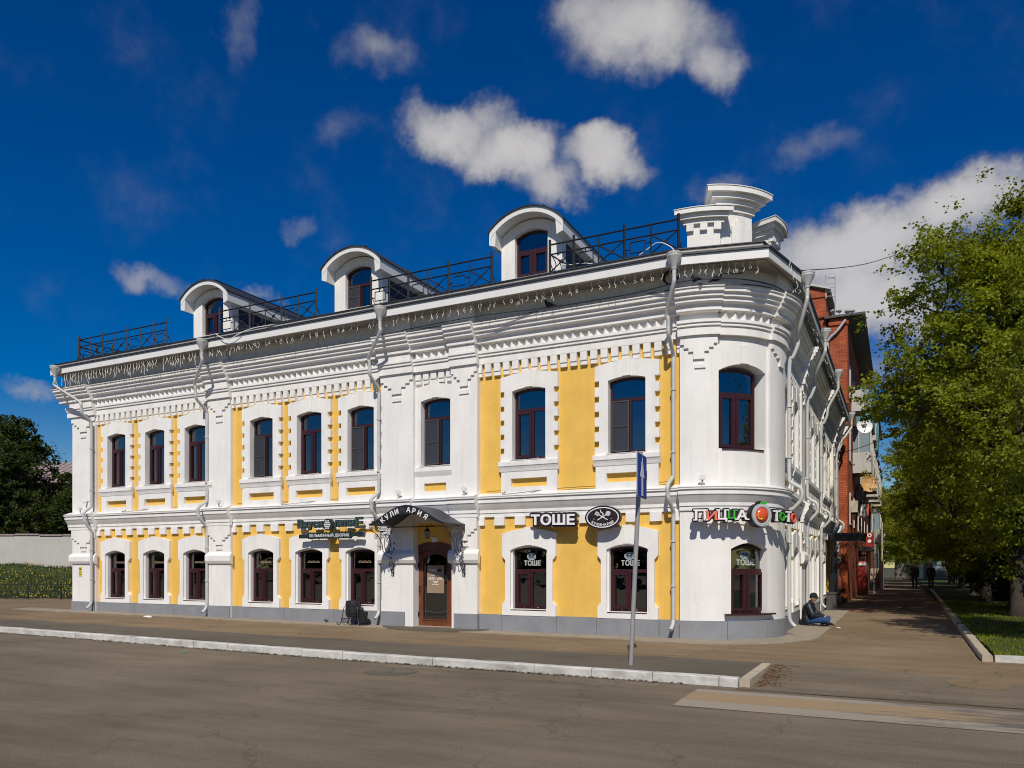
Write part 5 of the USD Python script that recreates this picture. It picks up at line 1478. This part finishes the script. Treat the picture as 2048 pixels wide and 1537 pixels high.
person('person', 'person in black jacket, knit hat and blue jeans sitting against the side wall',
       dict(pelvis=(.20, 0, .15), waist=(.19, 0, .30), chest=(.22, 0, .46), neck=(.29, 0, .61), head=(.36, -.01, .74), shL=(.25, -.20, .54), shR=(.25, .20, .54), elL=(.36, -.27, .30), elR=(.38, .26, .31), wrL=(.58, -.15, .24), wrR=(.58, .14, .25), hdL=(.8, .5, -.2), hdR=(.8, -.4, -.2),
            hipL=(.24, -.10, .14), hipR=(.24, .10, .14), knL=(.68, -.27, .17), knR=(.70, .26, .19), anL=(.56, .10, .09), anR=(.72, -.10, .08), toeL=(.70, .22, .055), toeR=(.86, -.22, .05)),
       'hat_black', 'jacket_black', 'jeans_blue', (1.93, 5.25, .03), 0, (.92, -.18, -.36), .032)
def walker(label, loc, rz, top, legs, ph):
    s = .16 * ph
    return person('pedestrian', label, dict(pelvis=(0, 0, .95), waist=(.0, 0, 1.1), chest=(.02, 0, 1.3), neck=(.02, 0, 1.48), head=(.03, 0, 1.63), shL=(.01, -.19, 1.42), shR=(.01, .19, 1.42), elL=(.02 + s, -.24, 1.14), elR=(.02 - s, .24, 1.14), wrL=(.10 + s * 1.4, -.22, .90), wrR=(.10 - s * 1.4, .22, .90), hdL=(.2, 0, -1), hdR=(.2, 0, -1),
                  hipL=(0, -.10, .92), hipR=(0, .10, .92), knL=(.05 - s, -.10, .50), knR=(.05 + s, .10, .50), anL=(-s * 1.9, -.10, .09), anR=(s * 1.7, .10, .08), toeL=(.16 - s * 1.9, -.11, .045), toeR=(.17 + s * 1.7, .11, .04)), None, top, legs, loc, rz, (1, 0, -.05))
walker('left of two pedestrians in dark clothes walking away under the trees', (5.35, 46.5, .0), PI / 2, 'dark_cloth', 'dark_cloth', 1)
walker('right of two pedestrians in dark clothes walking away under the trees', (6.35, 45.0, .0), PI / 2, 'jacket_black', 'dark_cloth', -1)

def bird(label, loc, rz, name='pigeon'):
    B = thing(name, label, 'bird', loc, rz)
    obj('body', bones([((0, 0, .10), .065, (-.09, 0, .085), .045), ((0, 0, .10), .062, (.05, 0, .16), .036), ((.05, 0, .16), .036, (.065, 0, .20), .032)], .02, 4), 'pigeon_grey', B, smooth=True)
    obj('tail', [hull_mesh([(-.09, -.03, .09), (-.09, .03, .09), (-.23, -.04, .05), (-.23, .04, .05), (-.09, 0, .07), (-.23, 0, .04)])], 'pigeon_grey', B)
    for sg in (-1, 1):
        obj('wing', [hull_mesh([(.03, sg * .055, .13), (.0, sg * .075, .09), (-.17, sg * .025, .08), (-.08, sg * .062, .075), (-.06, sg * .05, .13)])], 'pigeon_grey', B)
        obj('leg', [bar((0, sg * .02, .05), (.01, sg * .02, 0), .008), bar((.01, sg * .02, .004), (.035, sg * .02, .004), .008)], 'terracotta', B)
    obj('beak', hull_mesh([(.09, -.008, .20), (.09, .008, .20), (.115, 0, .195), (.09, 0, .19)]), 'grey_iron', B)
bird('dark pigeon perched on the cornice right of the cable coil, left of its neighbour', (.42, -.55, 7.745), 2.6)
bird('dark pigeon perched on the cornice of the rounded corner, right of its neighbour', (.90, -.40, 7.745), -.3)
bird('dark bird alone on the cornice below the third dormer', (-3.08, -.44, 7.745), 3.1)
bird('dark bird alone on the moulding beside the third downpipe', (-8.55, -.12, 7.06), 3.0)

# ---------------------------------------------------------------- trees
def tree_meshes(seed, H, R, zb, nclump, nleaf, leaf, tight=1., trunk_r=.2, drop=.0):
    """tapered trunk with limbs, and a crown of many small leaf faces gathered in clumps; base at the origin"""
    g = np.random.default_rng(seed)
    zc, hz = (H + zb) / 2, (H - zb) / 2
    C = []
    while len(C) < nclump:
        p = g.uniform(-1, 1, 3)
        r = np.linalg.norm(p)
        if r > 1 or r < .35:
            continue
        lob = .80 + .28 * math.sin(3 * math.atan2(p[1], p[0]) + seed) * math.cos(2.3 * p[2] + seed) + .10 * g.normal()
        w = (1 - .35 * max(0, p[2])) * min(1.1, lob)
        q = np.array([p[0] * R * w, p[1] * R * w, zc + p[2] * hz])
        C.append(q)
    C = np.array(C)
    limbs = []
    tr = smooth_path([(0, 0, -.1), (.06 * g.normal(), .06 * g.normal(), H * .2), (.15 * g.normal(), .15 * g.normal(), H * .45), (.25 * g.normal(), .25 * g.normal(), H * .85)], 5)
    trunk = [tube(tr, np.linspace(trunk_r, trunk_r * .12, len(tr)) * np.r_[1.35, np.ones(len(tr) - 1)], 10)]
    order = g.permutation(nclump)
    mains = []
    for i in order[:max(9, nclump // 9)]:
        c = C[i]
        z0 = max(zb * .7, min(H * .72, c[2] - .55 * np.linalg.norm(c[:2]) - .3))
        k = np.argmin(abs(tr[:, 2] - z0))
        a = tr[k]
        mid = a * .45 + c * .55 + np.array([0, 0, .25 * np.linalg.norm(c[:2] - a[:2]) * .5]) + g.normal(0, .15, 3)
        P = smooth_path([a, mid, c], 5)
        trunk.append(tube(P, np.linspace(trunk_r * .42 * (1 - .5 * a[2] / H), .018, len(P)), 6))
        mains.append(P)
    MP = np.vstack(mains)
    for i in order[max(9, nclump // 9):]:
        c = C[i]
        d = np.linalg.norm(MP - c, axis=1) + .8 * np.maximum(0, MP[:, 2] - c[2])
        a = MP[np.argmin(d)]
        mid = (a + c) / 2 + g.normal(0, .12, 3)
        trunk.append(tube(np.array([a, mid, c]), np.array([.045, .030, .010]), 4))
    per = g.dirichlet(np.ones(nclump) * 6) * nleaf
    V = []
    for c, n in zip(C, per.astype(int)):
        cr = R * .15 * tight * g.uniform(.7, 1.45)
        sub = c + g.normal(0, cr * .62, (max(2, n // 22), 3)) * [1, 1, .62]
        base = sub[g.integers(0, len(sub), n)]
        p = base + g.normal(0, cr * (.22 if tight == 1. else .17), (n, 3)) * [1, 1, .7]
        p[:, 2] -= drop * np.abs(g.normal(0, .3, n))
        nv = g.normal(0, 1, (n, 3)) + [0, 0, .9] + .5 * (p - [0, 0, zc]) / R
        nv /= np.linalg.norm(nv, axis=1, keepdims=True)
        t = np.cross(nv, g.normal(0, 1, (n, 3))); t /= np.linalg.norm(t, axis=1, keepdims=True)
        b = np.cross(nv, t)
        s = leaf * g.uniform(.6, 1.25, (n, 1))
        V.append(np.stack([p - t * s * .62, p + b * s * .40 + nv * s * .1, p + t * s * .68, p - b * s * .40 + nv * s * .1], 1))
    V = np.vstack(V)
    n = len(V)
    i = np.arange(n) * 4
    F = np.vstack([np.c_[i, i + 1, i + 2], np.c_[i, i + 2, i + 3]])
    return cat_(trunk), (V.reshape(-1, 3), F)


def tree(name, label, loc, rz, meshes, leafm, group=None, sc=None):
    T = thing(name, label, 'tree', loc, rz, group, sc)
    obj('trunk', meshes[0], 'bark', T, smooth=True)
    obj('crown', meshes[1], leafm, T)
    return T


LM = tree_meshes(5, 13.4, 5.0, 1.7, 300, 120000, .098, trunk_r=.23, tight=.8)
T0 = tree('linden_tree', 'nearest big linden beside the side pavement, its crown reaching highest in view', (7.65, 11.0, 0), .4, LM, 'linden_leaf')
for loc, rz, lab, sc in (((8.3, 1.3, 0), 2.2, 'linden at the right edge by the street kerb, mostly out of view', (.50, .50, .74)), ((7.7, 21.5, 0), 1.7, 'second linden along the side pavement, behind the nearest one', (.92, .92, .92)), ((8.0, 31.5, 0), 3.9, 'third linden along the side pavement, over the two pedestrians', (.95, .95, .9)), ((8.1, 43, 0), 5.1, 'fourth linden along the side pavement, beyond the pedestrians', (1, 1, .9)), ((8.2, 56, 0), .9, 'fifth linden along the side pavement, far behind the pedestrians', (1.1, 1.1, .95)), ((5.6, 71, 0), 2.4, 'farthest linden closing the view at the end of the side pavement', (.9, .9, .8)), ((10.5, 78, 0), 3.3, 'linden far back on the right of the pavement end', (1.1, 1.1, .9)), ((2.2, 84, 0), 3.0, 'linden far back on the left of the pavement end', (.9, .9, .85)),
                         ((14.5, 15.5, 0), 4.4, 'linden of the back row behind the nearest linden', (1.0, 1.0, .95)), ((15.5, 27, 0), 2.9, 'linden of the back row behind the second linden', (1.0, 1.0, 1.0)), ((16, 41, 0), 1.1, 'linden of the back row seen low through the far trunks', (1.05, 1.05, .95))):
    dup(T0, loc, rz, lab, None, sc)
FM = tree_meshes(12, 11.5, 4.2, 1.0, 150, 30000, .20, trunk_r=.22)
TF = tree('broadleaf_tree', 'dark bushy tree at the left edge behind the white yard wall', (-53.5, 16.5, .8), .3, FM, 'far_leaf', sc=(1.05, 1.05, 1.02))
for loc, rz, lab, sc in (((-48.9, 14.0, .8), 2.0, 'dark bushy tree behind the white yard wall, left of the barn roof', (.62, .62, .80)), ((-42.2, 15.6, .8), 4.0, 'low dark tree behind the white yard wall beside the house end', (.8, .8, .58)), ((-60.5, 17, .8), 1.2, 'tree cut by the left picture edge behind the yard wall', (1.1, 1.1, 1.12)), ((-51, 12.4, .8), 5.0, 'low dark bush showing just above the white yard wall at the left edge', (.75, .75, .50))):
    dup(TF, loc, rz, lab, None, sc)
for k, (xx, yy) in enumerate([(-112 + 6.4 * q, -52 + 2.5 * math.sin(q * 2.1)) for q in range(24)]):
    dup(TF, (xx, yy, -.1), k * 1.3, 'tree across the street behind the viewer, seen only mirrored in the panes', 'trees across the street', (1.2, 1.2, .8))
SM = tree_meshes(33, 2.2, 1.5, .15, 60, 9000, .085, trunk_r=.05)
SB = thing('shrub', 'dark shrub under the nearest linden behind the lawn kerb', 'shrub', (9.4, 7.5, 0), 0)
obj('stem', SM[0], 'bark', SB); obj('foliage', SM[1], 'shrub_leaf', SB)
for k, (xx, yy, s, lab) in enumerate(((9.2, 4.2, .9, 'small dark shrub on the lawn near its front right corner'), (8.6, 15.5, 1.35, 'dark shrub by the kerb between two linden trunks'), (8.7, 26.5, 1.4, 'dark shrub by the kerb before the third linden trunk'), (9.6, 12.5, 1.5, 'dark shrub right behind the trunk of the nearest linden'), (10.0, 18.5, 1.6, 'dark shrub between the nearest and the second linden'), (10, 24, 1.2, 'dark shrub beside the trunk of the second linden'), (9.8, 31, 1.2, 'dark shrub beside the third linden'), (9.8, 39, 1.3, 'dark shrub beside the farther lindens'), (12.2, 9, 1.3, 'dark shrub at the right picture edge behind the lawn'), (12.5, 14, 1.4, 'dark shrub in the back of the lawn under the back row of lindens'), (9.2, 50, 1.3, 'farthest dark shrub along the side pavement'), (13, 21, 1.5, 'large dark shrub deep behind the second linden'))):
    dup(SB, (xx, yy, 0), k * 1.1, lab, None, (s, s, s * .9))

# ---------------------------------------------------------------- right: lawn with its kerb, brick block, porch, steps
rk = thing('kerb', 'pale kerb stones edging the lawn at the right of the side pavement', 'kerb')
y = -1.72
while y < 40:
    x0, x1 = 5.68 + .012 * y, 5.68 + .012 * (y + 1)
    if not (5.5 < y < 6.6):
        v, f = bx(x0, x0 + .16, y + .006, y + .994, -.2, .11, same, .012)
        obj('kerb_stone', fixvol(v, f), 'raw_kerb', rk)
    y += 1.0
for k in range(9):
    v, f = bx(5.845 + k + .006, 5.845 + k + .994, -1.72, -1.55, -.2, .11, same, .012)
    obj('kerb_stone', fixvol(v, f), 'lime_kerb', rk)
def flat_sheet(name, x0, x1, y0, y1, nx, ny, m, h):
    return ground_sheet(name, x0, x1, y0, y1, nx, ny, m, h, False)
flat_sheet('lawn', 5.9, 30, -1.54, 90, 24, 60, 'grass', lambda X, Y: .085 + .02 * np.sin(X * 1.3) * np.cos(Y * .9))
gg = np.random.default_rng(8)
def tufts(n, f, h, w):
    V = []
    for _ in range(n):
        p = f()
        a = gg.uniform(0, 6.28)
        hh = h * gg.uniform(.5, 1.3)
        V += [(p[0] + w * math.cos(a), p[1] + w * math.sin(a), p[2]), (p[0] - w * math.cos(a), p[1] - w * math.sin(a), p[2]), (p[0] + gg.normal(0, .02), p[1] + gg.normal(0, .02), p[2] + hh)]
    return np.array(V), np.arange(3 * n).reshape(-1, 3)
obj('grass_blades', tufts(14000, lambda: (5.9 + 5.5 * gg.random() ** 1.4, -1.5 + 22 * gg.random() ** 1.3, .07), .07, .012), 'linden_leaf', kind='stuff', label='short grass on the lawn behind the right hand kerb', cat='grass')

BB = thing('brick_block', 'tall red brick apartment block with balconies beyond the white house', 'apartment block')
def vb(x0, x1, y0, y1, z0, z1):
    return fixvol(*bx(x0, x1, y0, y1, z0, z1, same))
obj('wall', [vb(-12, 1.35, 21.0, 60, -.2, 14.0)], 'red_brick', BB)
obj('corner_pier', [vb(1.50, 2.26, 20.9, 60, -.2, 12.9)], 'red_brick', BB)
obj('recess', [vb(1.34, 1.51, 21.35, 60, -.2, 13.0)], 'red_brick', BB)
obj('band', [vb(-12.1, 1.45, 20.90, 21.0, 13.05, 13.25)], 'red_brick', BB)
obj('band', [vb(1.48, 2.32, 20.84, 20.9, 9.0, 9.14)], 'red_brick', BB)
obj('band', [vb(1.48, 2.32, 20.84, 20.9, 12.6, 12.75)], 'red_brick', BB)
obj('gable', [fixvol(*ext(Polygon([(-12, 14.0), (1.4, 14.0), (1.4, 14.25), (-5.3, 16.6), (-12, 14.3)]), 20.95, 21.4, same))], 'red_brick', BB)
obj('roof', [fixvol(*ext(Polygon([(-12.4, 14.1), (-5.3, 16.62), (1.55, 14.26), (1.55, 14.36), (-5.3, 16.75), (-12.4, 14.2)]), 20.8, 60, same))], 'zinc_white', BB)
obj('eaves', [vb(1.3, 3.0, 20.75, 60, 12.92, 13.02)], 'grey_iron', BB)
obj('roof_vent', [fixvol(*lathe([(0, 0), (.18, 0), (.18, .3), (.26, .3), (.26, .38), (0, .5)], 12, (1.75, 21.3, 13.02))), fixvol(*lathe([(0, 0), (.14, 0), (.14, .4), (.22, .4), (.22, .48), (0, .56)], 12, (2.3, 21.9, 13.02)))], 'zinc_white', BB)
obj('roof_ladder', [bar((1.35, 20.95, 13.9), (1.35, 20.95, 15.0), .05), bar((1.75, 20.95, 13.0), (1.75, 20.95, 14.9), .05), bar((1.35, 20.95, 14.9), (1.75, 20.95, 14.8), .04)] + [bar((1.35, 20.95, 14.0 + .2 * k), (1.75, 20.95, 13.95 + .2 * k), .025) for k in range(5)], 'zinc_white', BB)
obj('downpipe', tube(smooth_path([(2.2, 20.72, 12.75), (1.85, 20.75, 12.3), (1.45, 20.82, 11.9), (1.43, 20.85, 11.2), (1.43, 20.85, 5), (1.43, 20.85, 1)], 4), .06, 8), 'zinc_white', BB, smooth=60)
for j, z in enumerate((3.6, 6.6, 9.6)):
    for i, Y in enumerate((22.6, 26.2, 30.6, 35, 39.4, 44, 49, 54)):
        wv = obj('window', [vb(2.255, 2.30, Y, Y + 1.3, z, z + 1.5)], 'white_metal', BB)
        obj('pane', [vb(2.30, 2.306, Y + .08, Y + .62, z + .08, z + 1.42), vb(2.30, 2.306, Y + .70, Y + 1.22, z + .08, z + 1.42)], 'dark_door', wv)
for i, (Y, z, w, m, glazed) in enumerate(((24.2, 9.3, 1.5, 'pale_panel', 0), (25.4, 6.4, 2.0, 'pale_panel', 1), (29.0, 9.2, 2.6, 'teal_panel', 1), (29.2, 6.2, 2.6, 'pale_panel', 1), (33.5, 9.2, 2.6, 'pale_panel', 1), (33.6, 6.2, 2.6, 'cream_paint', 1), (38, 9.2, 2.6, 'teal_panel', 1), (38, 6.2, 2.6, 'pale_panel', 1), (42.6, 6.2, 2.6, 'pale_panel', 1), (47, 6.2, 2.6, 'cream_paint', 1), (47, 3.4, 2.6, 'pale_panel', 1))):
    x1 = 2.26 + (.55 if i == 0 else .85)
    Bc = obj('balcony', [vb(2.255, x1, Y, Y + w, z - .08, z + .02), vb(x1 - .05, x1, Y, Y + w, z + .02, z + .95), vb(2.26, x1 - .05, Y, Y + .05, z + .02, z + .95)], m, BB)
    if glazed:
        obj('glazing', [vb(x1 - .04, x1 - .02, Y + .06, Y + w, z + .95, z + 2.1), vb(2.27, x1 - .05, Y + .02, Y + .04, z + .95, z + 2.1)], 'decal_blue', Bc)
        for k in range(5):
            obj('mullion', [vb(x1 - .06, x1, Y + k * w / 4 - .03, Y + k * w / 4 + .03, z + .95, z + 2.1)], m, Bc)
        obj('head_rail', [vb(2.26, x1 - .06, Y - .01, Y + .05, z + 2.1, z + 2.2)], m, Bc)
        obj('mullion', [vb(2.5, 2.56, Y - .01, Y + .05, z + .95, z + 2.1)], m, Bc)
        obj('balcony_roof', [vb(2.26, x1 + .08, Y - .05, Y + w, z + 2.2, z + 2.28)], 'grey_iron', Bc)
def dish(label, loc, ax, m, r=.42):
    D = thing('satellite_dish', label, 'satellite dish', loc)
    ax = np.array(ax, float)
    obj('bowl', lathe([(0, -.02), (r * .5, .02), (r * .85, .075), (r, .12), (r, .13), (r * .85, .09), (r * .5, .035), (0, 0)], 24, (0, 0, 0), ax), m, D, smooth=40)
    e = ax / np.linalg.norm(ax) * .4
    obj('arm', [bar((0, 0, -r * .9), e + [0, 0, -.05], .025), bar((0, 0, -.05), -e * .7 + [-.2, 0, -.1], .05)], 'zinc_white', D)
    obj('receiver', [lathe([(0, -.06), (.03, -.06), (.03, .06), (0, .06)], 8, e, ax)], 'white_metal', D)
    return D
DD = dish('white satellite dish with dark print on the brick block, high beside the balconies', (2.85, 23.2, 8.25), (.35, -1, .22), 'sign_white', .36)
obj('print', [fixvol(*bx(-.14, .14, -.055, -.05, .06, .12, same)), fixvol(*bx(-.08, .10, -.06, -.055, -.03, .02, same))], 'sign_dark', DD)
dish('rusty satellite dish on the brick block above the shop porch, lower than the white one', (2.95, 25.2, 5.75), (.75, -1, .15), 'rust_dish', .46)
for k, (Y, z) in enumerate(((23.0, 4.2), (28.3, 5.1))):
    AC = thing('air_conditioner', ['brownish air conditioner box low on the brick block near the house end', 'pale air conditioner box on the brick block under a balcony'][k], 'air conditioner', (2.27, Y, z))
    obj('case', [vb(.0, .32, 0, .8, 0, .55)], ['cream_paint', 'pale_panel'][k], AC)
    obj('fan_grille', [fixvol(*lathe([(0, 0), (.2, 0), (.2, .012), (0, .012)], 16, (.325, .32, .27), (1, 0, 0)))], 'grey_iron', AC)
    obj('bracket', [vb(0, .32, .1, .14, -.05, 0), vb(0, .32, .66, .7, -.05, 0)], 'grey_iron', AC)
LY = thing('laundry_line', 'clothes drying on a line beside the brick block', 'laundry')
obj('line', [tube(np.array([(2.3, 27.6, 4.9), (3.0, 27.6, 4.85)]), .012, 4)], 'wire_black', LY)
for k, m in enumerate(('cream_paint', 'paper_white', 'decal_blue', 'salmon')):
    obj('garment', [fixvol(*bx(2.36 + k * .15, 2.47 + k * .15, 27.58, 27.61, 4.2 + .1 * (k % 2), 4.88, same))], m, LY)

KP = thing('shop_porch', 'dark red and black boxed shop porch built against the brick block', 'porch')
obj('frame', [vb(1.25, 1.31, 31.5, 31.58, 0, 2.5), vb(2.05, 2.10, 31.5, 31.58, 0, 2.5), vb(2.66, 2.74, 31.5, 31.58, 0, 2.5), vb(1.25, 2.74, 31.5, 31.58, 2.2, 2.28)], 'grey_iron', KP)
obj('glazing_bar', [vb(1.31, 2.05, 31.50, 31.54, z, z + .04) for z in (.4, .85, 1.3, 1.75)] + [vb(1.66, 1.70, 31.50, 31.54, 0, 2.2)], 'pole_grey', KP)
obj('pane', [vb(1.31, 2.05, 31.55, 31.57, .02, 2.2)], 'dark_door', KP)
for k in range(6):
    obj('red_slat', [vb(2.11, 2.66, 31.49 + .01 * (k % 2), 31.57, .06 + k * .26, .06 + k * .26 + .245)], 'red_panel', KP)
obj('poster', [vb(2.13, 2.62, 31.47, 31.49, 1.68, 2.14)], 'sign_white', KP)
obj('poster_print', [vb(2.17, 2.36, 31.462, 31.47, 1.82, 2.05), vb(2.40, 2.58, 31.462, 31.47, 1.78, 2.05)], 'salmon', KP)
obj('side_panel', [vb(2.70, 2.74, 31.58, 34.5, 0, 2.5)], 'red_panel', KP)
obj('canopy', [fixvol(*ext(Polygon([(1.0, 2.50), (2.95, 2.50), (3.05, 2.58), (2.9, 2.72), (1.0, 2.80)]), 30.9, 34.6, same))], 'dark_door', KP)
BN = thing('banner', 'narrow red and white banner on a pole beside the shop porch', 'banner', (3.02, 33.0, 0))
obj('pole', [bar((0, 0, 0), (0, 0, 4.6), .05)], 'pole_grey', BN)
obj('cloth', [vb(-.40, -.03, -.01, .01, 2.75, 3.6)], 'red_panel', BN)
obj('print', [sheet(unary_union([Point(-.24, 3.45).buffer(.12), Point(-.24, 3.1).buffer(.10)]).difference(Point(-.24, 3.45).buffer(.06)), -.012, same)], 'sign_white', BN)
SS = thing('outdoor_steps', 'stone steps with a tall handrail wall climbing beside the brick block', 'steps')
for k in range(8):
    obj('step', [vb(2.52, 3.22, 41.0 + k * .34, 44.2, -.1 + (0 if k == 0 else k * .17 + .08), (k + 1) * .17 + .1)], 'stone_step', SS)
obj('side_wall', [vb(3.22, 3.36, 40.8, 44.4, -.1, 1.9)], 'cream_paint', SS)
obj('handrail', [bar((3.29, 40.9, 1.8), (3.29, 44.2, 3.2), .06), bar((3.29, 40.9, -.1), (3.29, 40.9, 4.6), .09)], 'cream_paint', SS)
SC = thing('street_cabinet', 'low dark cabinet standing against the side wall by the far downpipe', 'cabinet', (1.98, 13.4, 0))
obj('case', [vb(0, .30, 0, .8, 0, .62), vb(0, .22, -.28, 0, 0, .35)], 'grey_iron', SC)
obj('lid', [vb(-.01, .33, -.03, .83, .62, .66)], 'grey_iron', SC)
MT = thing('door_mat', 'flat dark and reddish slab on the side pavement near the side entrance', 'mat', (2.0, 13.7, .003))
obj('grate', [vb(0, .95, 0, 1.1, .0, .025)], 'dark_door', MT)
obj('surround', [vb(.95, 1.65, .1, 1.0, .0, .02), vb(0, .95, -.1, 0, 0, .02)], 'terracotta', MT)
FH = thing('far_building', 'small pale far building with pinkish front closing the side street', 'building')
obj('wall', [vb(3.8, 12, 88, 96, -.2, 4.2)], 'old_wood', FH)
obj('roof', [fixvol(*ext(Polygon([(3.4, 4.2), (12.4, 4.2), (7.9, 6.2)]), 87.5, 96.5, same))], 'barn_roof', FH)
obj('door', [vb(6.1, 6.9, 87.94, 88, 0, 2.2)], 'white_metal', FH)
obj('window', [vb(4.5, 5.5, 87.94, 88, 1.1, 2.4)], 'decal_blue', FH)
obj('window', [vb(7.8, 8.8, 87.94, 88, 1.1, 2.4)], 'decal_blue', FH)
obj('shop_band', [vb(3.8, 9.5, 87.90, 88, 2.7, 3.3)], 'red_panel', FH)
FB = thing('far_building', 'long pale far block glimpsed above the steps beyond the brick block', 'building')
obj('wall', [vb(-10, 2.2, 62, 100, -.2, 8.5)], 'pale_panel', FB)
obj('roof', [vb(-10.3, 2.6, 61.7, 100, 8.5, 8.8)], 'barn_roof', FB)
for Y in (66, 71, 76, 82):
    for z in (1.2, 4.4):
        obj('window', [vb(2.2, 2.24, Y, Y + 1.4, z, z + 1.7)], 'dark_door', FB)

# ---------------------------------------------------------------- left: yard wall, barn, bank of grass, low fence
E1, E2 = np.array([math.cos(YAW), math.sin(YAW)]), np.array([-math.sin(YAW), math.cos(YAW)])
def yard(lat, dep):
    return np.array([CX, CYW]) + E1 * lat + E2 * dep
yo = yard(-24, 45)
yfr = frame_at((yo[0], yo[1], 0), tuple(E1), tuple(E2))
YWL = thing('yard_wall', 'long whitewashed yard wall at the left behind the grassy bank', 'wall')
obj('wall', [bx(-16, 12, 0, .35, .2, 3.38, yfr)], 'whitewash', YWL)
obj('coping', [bx(-16 + k * 1.4, -16 + k * 1.4 + 1.37, -.06, .41, 3.38 + .02 * (k % 3), 3.47 + .02 * (k % 3), yfr) for k in range(20)], 'barn_roof', YWL)
BR = thing('barn', 'old barn with a faded ribbed metal roof behind the trees at the left', 'barn')
bo = yard(-30, 60)
bf = frame_at((bo[0], bo[1], 0), tuple(E1), tuple(E2))
obj('wall', [bx(-14, 9, 2, 12, .2, 8.4, bf)], 'old_wood', BR)
slope = lambda v: bf(np.c_[v[:, 0], 1.4 + (v[:, 2] - 0) + 0 * v[:, 1], 8.3 + v[:, 2] * .42 - v[:, 1]])
obj('roof', ext(sbox(-14.5, 0, 9.5, 5.4), 0, .05, slope), 'barn_roof', BR)
obj('roof_rib', [ext(sbox(-14.3 + k * .55, 0, -14.24 + k * .55, 5.4), -.05, .0, slope) for k in range(43)], 'barn_roof', BR)
PO = thing('wooden_post', 'weathered wooden utility post just left of the house end', 'post', (-29.75, 6.0, 0))
obj('shaft', tube(np.array([(0, 0, 0), (.02, 0, 6.4)]), np.array([.15, .12]), 8), 'old_wood', PO)
obj('insulator', [lathe([(0, 0), (.05, 0), (.06, .1), (.03, .16), (0, .16)], 8, (.1, .05, 6.1))], 'white_metal', PO)
lat, dep = np.meshgrid(np.linspace(-46, -14.6, 64), np.linspace(34.6, 45.1, 26), indexing='ij')
tt = np.clip((dep - 34.6) / 9, 0, 1)
hz = .12 + 1.12 * tt * tt * (3 - 2 * tt)
for la, de, am, wa in ((-27.5, 43, .55, 2.0), (-31, 43.2, .45, 1.6), (-23.6, 43.4, .40, 1.8), (-36, 43, .5, 2.5)):
    hz = hz + am * np.exp(-((lat - la) / wa) ** 2 - ((dep - de) / 1.0) ** 2)
pts = np.array([CX, CYW]) + lat[..., None] * E1 + dep[..., None] * E2
vv = np.c_[pts.reshape(-1, 2), hz.ravel()]
i = (np.arange(63)[:, None] * 26 + np.arange(25)[None]).ravel()
obj('grassy_bank', (vv, np.vstack([np.c_[i, i + 26, i + 27], np.c_[i, i + 27, i + 1]])), 'grass', smooth=True, kind='structure')
from scipy.interpolate import RegularGridInterpolator
hf = RegularGridInterpolator((lat[:, 0], dep[0]), hz)
def bank_pt():
    a, b = gg.uniform(-40, -15), 34.8 + 9.8 * gg.random()
    p = yard(a, b)
    return (p[0], p[1], float(hf((a, b))) - .02)
obj('bank_grass', tufts(16000, bank_pt, .16, .02), 'shrub_leaf', kind='stuff', label='long dark grass on the bank in front of the white yard wall', cat='grass')
DV = []
for _ in range(1900):
    p = bank_pt()
    s = gg.uniform(.022, .04)
    DV.append((np.array([(p[0] + s * math.cos(a), p[1] + s * math.sin(a), p[2] + .13 + .03 * math.sin(a * 2 + p[0])) for a in np.arange(5) * 1.2566] + [(p[0], p[1], p[2] + .15), (p[0], p[1] - .01, p[2] + .0)]), np.array([(5, k, (k + 1) % 5) for k in range(5)] + [(0, 2, 6)])))
obj('dandelions', DV, 'dandelion', kind='stuff', label='yellow dandelions scattered over the grassy bank at the left', cat='flowers')
IF = thing('low_fence', 'low dark iron fence along the foot of the grassy bank', 'fence')
io = yard(-24, 34.5)
ifr = frame_at((io[0], io[1], .1), tuple(E1), tuple(E2))
for k in range(15):
    a = -12 + k * 1.45
    if a < 9.5:
        obj('post', [bx(a - .025, a + .025, -.025, .025, 0, .78, ifr)], 'black_iron', IF)
        if a + 1.45 < 9.5:
            for z in (.12, .40, .70):
                obj('rail', [bx(a + .02, a + 1.43, -.012, .012, z, z + .03, ifr)], 'black_iron', IF)
            obj('scroll_panel', [tube(ifr(np.array([(a + .36 + q * .72 + .14 * math.cos(t), 0, .26 + .12 * math.sin(t)) for t in np.linspace(0, 2 * PI, 12)])), .010, 4) for q in (0, 1)], 'black_iron', IF)
